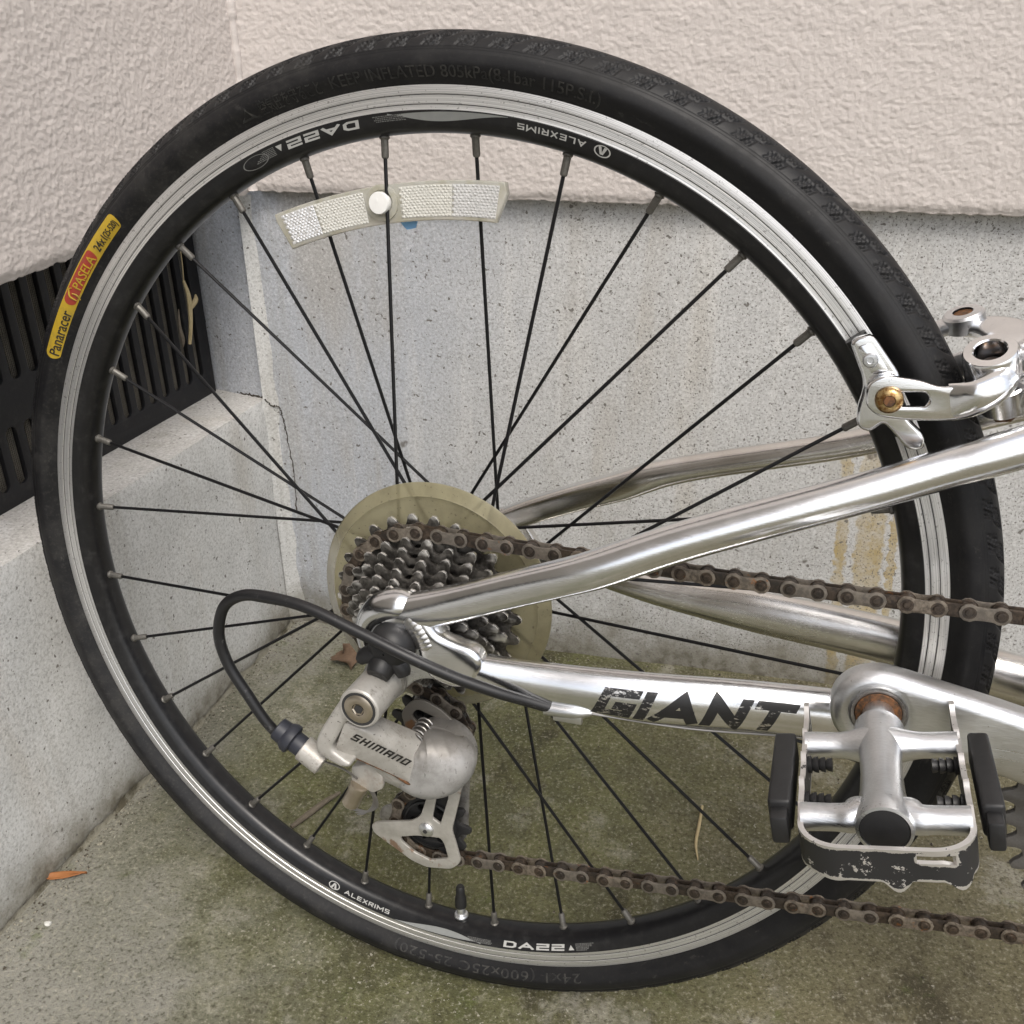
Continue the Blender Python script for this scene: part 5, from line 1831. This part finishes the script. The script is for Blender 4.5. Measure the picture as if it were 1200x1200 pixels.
AS = np.linspace(114.6, 79.6, 60)
ol = [(rf_r(a, 0) * math.cos(R(a)), rf_r(a, 0) * math.sin(R(a))) for a in np.linspace(113.9, 80.7, 40)]
oh = [(rf_r(a, 1) * math.cos(R(a)), rf_r(a, 1) * math.sin(R(a))) for a in np.linspace(80.2, 114.2, 40)]
mid1 = [(rf_r(79.75, .72) * math.cos(R(79.75)), rf_r(79.75, .72) * math.sin(R(79.75)))]
mid0 = [(rf_r(114.35, .8) * math.cos(R(114.35)), rf_r(114.35, .8) * math.sin(R(114.35)))]
rfl = part('wheel_reflector', [plate_xz(ol + mid1 + oh + mid0, [], 1.6, 5.6, 0.9, 2)], M['clear'])


def prisms(a_lo, a_hi):
    """a continuous sheet of small four-sided prisms"""
    V, F = [], []
    rows = 11
    n = int(abs(a_hi - a_lo) * PI / 180 * 213 / 1.9)
    for row in range(rows):
        f0, f1 = 0.10 + 0.80 * row / rows, 0.10 + 0.80 * (row + 1) / rows
        for j in range(n):
            sh = .5 if row % 2 else 0.0
            b0 = a_lo + (a_hi - a_lo) * min(n, max(0, j + sh)) / n
            b1 = a_lo + (a_hi - a_lo) * min(n, j + 1 + sh) / n
            if abs(b1 - b0) < 1e-6:
                continue
            bm_, fm = (b0 + b1) / 2, (f0 + f1) / 2
            k = len(V)
            V += [rf_pt(b0, rf_r(b0, f0), -1.3), rf_pt(b1, rf_r(b1, f0), -1.3), rf_pt(b1, rf_r(b1, f1), -1.3), rf_pt(b0, rf_r(b0, f1), -1.3),
                  rf_pt(bm_ + random.uniform(-.12, .12), rf_r(bm_, fm) + random.uniform(-.35, .35), -1.3 - random.uniform(.25, .55))]
            F += [(k, k + 1, k + 4), (k + 1, k + 2, k + 4), (k + 2, k + 3, k + 4), (k + 3, k, k + 4)]
    return V, F


for (a0, a1), mt_ in (((113.3, 108.0), 'prism2'), ((107.95, 100.2), 'prism'), ((94.9, 87.3), 'prism'), ((87.25, 80.8), 'prism2')):
    o = put('prism_panel', bmesh_mm([prisms(a0, a1)], M[mt_], False), rfl)
    o['kind'] = 'stuff'
bx, bz = 213.6 * math.cos(R(97.55)), 213.6 * math.sin(R(97.55))
part('reflector_clip', [lathe_y([(9.2, -1.5), (9.0, -2.4), (7.6, -2.8), (6.4, -2.6), (6.2, -1.6)], bx, bz, 30, False, False)], M['clear'], rfl)
part('clip_button', [lathe_y([(5.4, -2.2), (5.6, -5.4), (5.2, -6.2), (0.4, -6.4)], bx, bz, 30), box(bx - 1.4, bx - .4, -6.55, -6.3, bz + .6, bz + 2.2)], M['button'], rfl)
part('tape_scrap', [([(-22.5, 6, 202.5), (-17.5, 4.5, 198.2), (-12.8, 5.2, 199.2), (-12.2, 6.4, 202.4), (-20.2, 6.8, 199.2)], [(0, 4, 1, 3), (1, 2, 3)])], M['blue'], rfl, False)

# ================================================================== litter
def leaf(name, label, mat, loc, size, rot, curl, seed, jag=.12, group=None):
    rs = np.random.RandomState(seed)
    V, F = [], []
    n, k = 14, 7
    for i in range(n + 1):
        t = i / n
        wd = math.sin(PI * t ** .8) ** .8 * (1 + rs.uniform(-jag, jag)) + .02
        for j in range(k + 1):
            q = (j / k - .5) * 2
            z = curl * (q * q) + curl * .6 * math.sin(3 * t + q * 2) + .03
            V.append((t * size[0], q * wd * size[1] / 2, z * size[1] * .5 + .0015))
    F = grid_faces(n + 1, k + 1).tolist()
    me = mesh_of(V, F, mat)
    o = put(name, me)
    o.location = loc
    o.rotation_euler = (0, 0, rot)
    md = o.modifiers.new('thickness', 'SOLIDIFY')
    md.thickness = 0.0006
    tag(o, label, 'leaf')
    return o


leaf('dead_leaf', 'crumpled brown dead leaf on the ground by the wall corner', M['leaf'], (-0.199, 0.293, 0.001), (0.030, 0.028), R(-55), 0.5, 5, .3)
leaf('dead_leaf', 'narrow orange dead leaf lying at the foot of the left wall', M['orange'], (-0.3185, -0.0245, 0.001), (0.030, 0.0065), R(20), 0.45, 8)
tw = put('twig', mesh_of(*tube([(-.156, .060, .0025, .0018), (-.148, .075, .0030, .0026), (-.139, .092, .0032, .0022), (-.131, .104, .0030, .0012)], 6, 10), M['twig']))
tag(tw, 'thin grey twig on the ground below the derailleur', 'twig')
s0 = Vector(lw(.2815, VD + .004, .0785 + GZ))
stv = [tube([(*lw(.2815, VD + .006, .0845 + GZ), .0012), (*lw(.280, VD + .010, .070 + GZ), .0021), (*lw(.277, VD + .010, .048 + GZ), .0019), (*lw(.2745, VD + .007, .028 + GZ), .0016)], 6, 8),
       tube([(*lw(.279, VD + .010, .060 + GZ), .0022), (*lw(.286, VD + .012, .066 + GZ), .0024), (*lw(.290, VD + .010, .070 + GZ), .0008)], 6, 8),
       tube([(*lw(.2815, VD + .006, .0845 + GZ), .0005), (*lw(.281, VD + .008, .100 + GZ), .0005), (*lw(.284, VD + .006, .116 + GZ), .0004)], 6, 6)]
st_o = put('dry_stalk', merge(stv, M['straw']))
tag(st_o, 'dry straw coloured stalk caught in the black vent', 'stalk')
stv = [tube([(*lw(.268, VD + .006, .062 + GZ), .0005), (*lw(.262, VD + .009, .048 + GZ), .0014), (*lw(.262, VD + .010, .036 + GZ), .0018), (*lw(.263, VD + .008, .029 + GZ), .0007)], 6, 8)]
st2 = put('dry_stalk', merge(stv, M['twig']))
tag(st2, 'small brown curled stem caught in the vent beside the straw stalk', 'stalk')


def pebble(label, x, y, r, seed, mat=M['pebble']):
    rs = np.random.RandomState(seed)
    bm = bmesh.new()
    bmesh.ops.create_icosphere(bm, subdivisions=2, radius=1)
    for q in bm.verts:
        q.co *= 1 + rs.uniform(-.16, .16)
        q.co = Vector((q.co.x * r * 1.3, q.co.y * r, q.co.z * r * .7))
    me = bpy.data.meshes.new('pebble')
    bm.to_mesh(me)
    bm.free()
    me.materials.append(mat)
    o = put('pebble', me)
    o.location = (x, y, r * .6)
    tag(o, label, 'pebble')
    return o


pebble('white pebble on the ground just left of the brown dead leaf', -0.186, 0.325, 0.0045, 2)
pebble('tiny pale pebble on the ground near the narrow orange leaf', -0.292, -0.060, 0.0022, 3)
tw = put('twig', mesh_of(*tube([(.168, .150, .0020, .0010), (.166, .128, .0030, .0013), (.164, .108, .0024, .0012), (.166, .092, .0018, .0006)], 6, 8), M['straw']))
tag(tw, 'thin tan dry stem on the ground under the chain stay lettering', 'twig')
grit_v, grit_f = [], []
rs_ = np.random.RandomState(12)
for _ in range(1100):
    # loose grit and crumbs, thicker along the foot of the walls
    if rs_.rand() < .35:
        l_, d_ = rs_.uniform(-.15, CL), abs(rs_.normal(0, .012)) + .004
        gx_, gy_ = lw(l_, d_, 0)[:2]
    elif rs_.rand() < .35:
        gx_, gy_ = rs_.uniform(COR[0] + .01, .5), RY - .003 - abs(rs_.normal(0, .010))
    else:
        gx_, gy_ = rs_.uniform(-.33, .5), rs_.uniform(-.30, .33)
    r_ = rs_.choice((.0006, .0008, .0011, .0016), p=(.45, .3, .2, .05))
    k_ = len(grit_v)
    a_ = rs_.rand() * 6
    for i_ in range(4):
        grit_v.append((gx_ + r_ * math.cos(a_ + i_ * 1.57) * rs_.uniform(.7, 1.4), gy_ + r_ * math.sin(a_ + i_ * 1.57) * rs_.uniform(.7, 1.4), .0006))
    grit_v.append((gx_, gy_, .0008 + r_ * rs_.uniform(.7, 1.3)))
    grit_f += [(k_ + i_, k_ + (i_ + 1) % 4, k_ + 4) for i_ in range(4)]
bgr = NB('loose_grit')
gcol = bgr.mix(bgr.step(bgr.noise(400, 1), .42, .58), (0.05, 0.04, 0.028), (0.30, 0.28, 0.22))
grit = put('grit', mesh_of(grit_v, grit_f, bgr.done(gcol, 0.9), False))
tag(grit, 'loose grit and crumbs scattered on the mossy concrete', None, None, 'stuff')
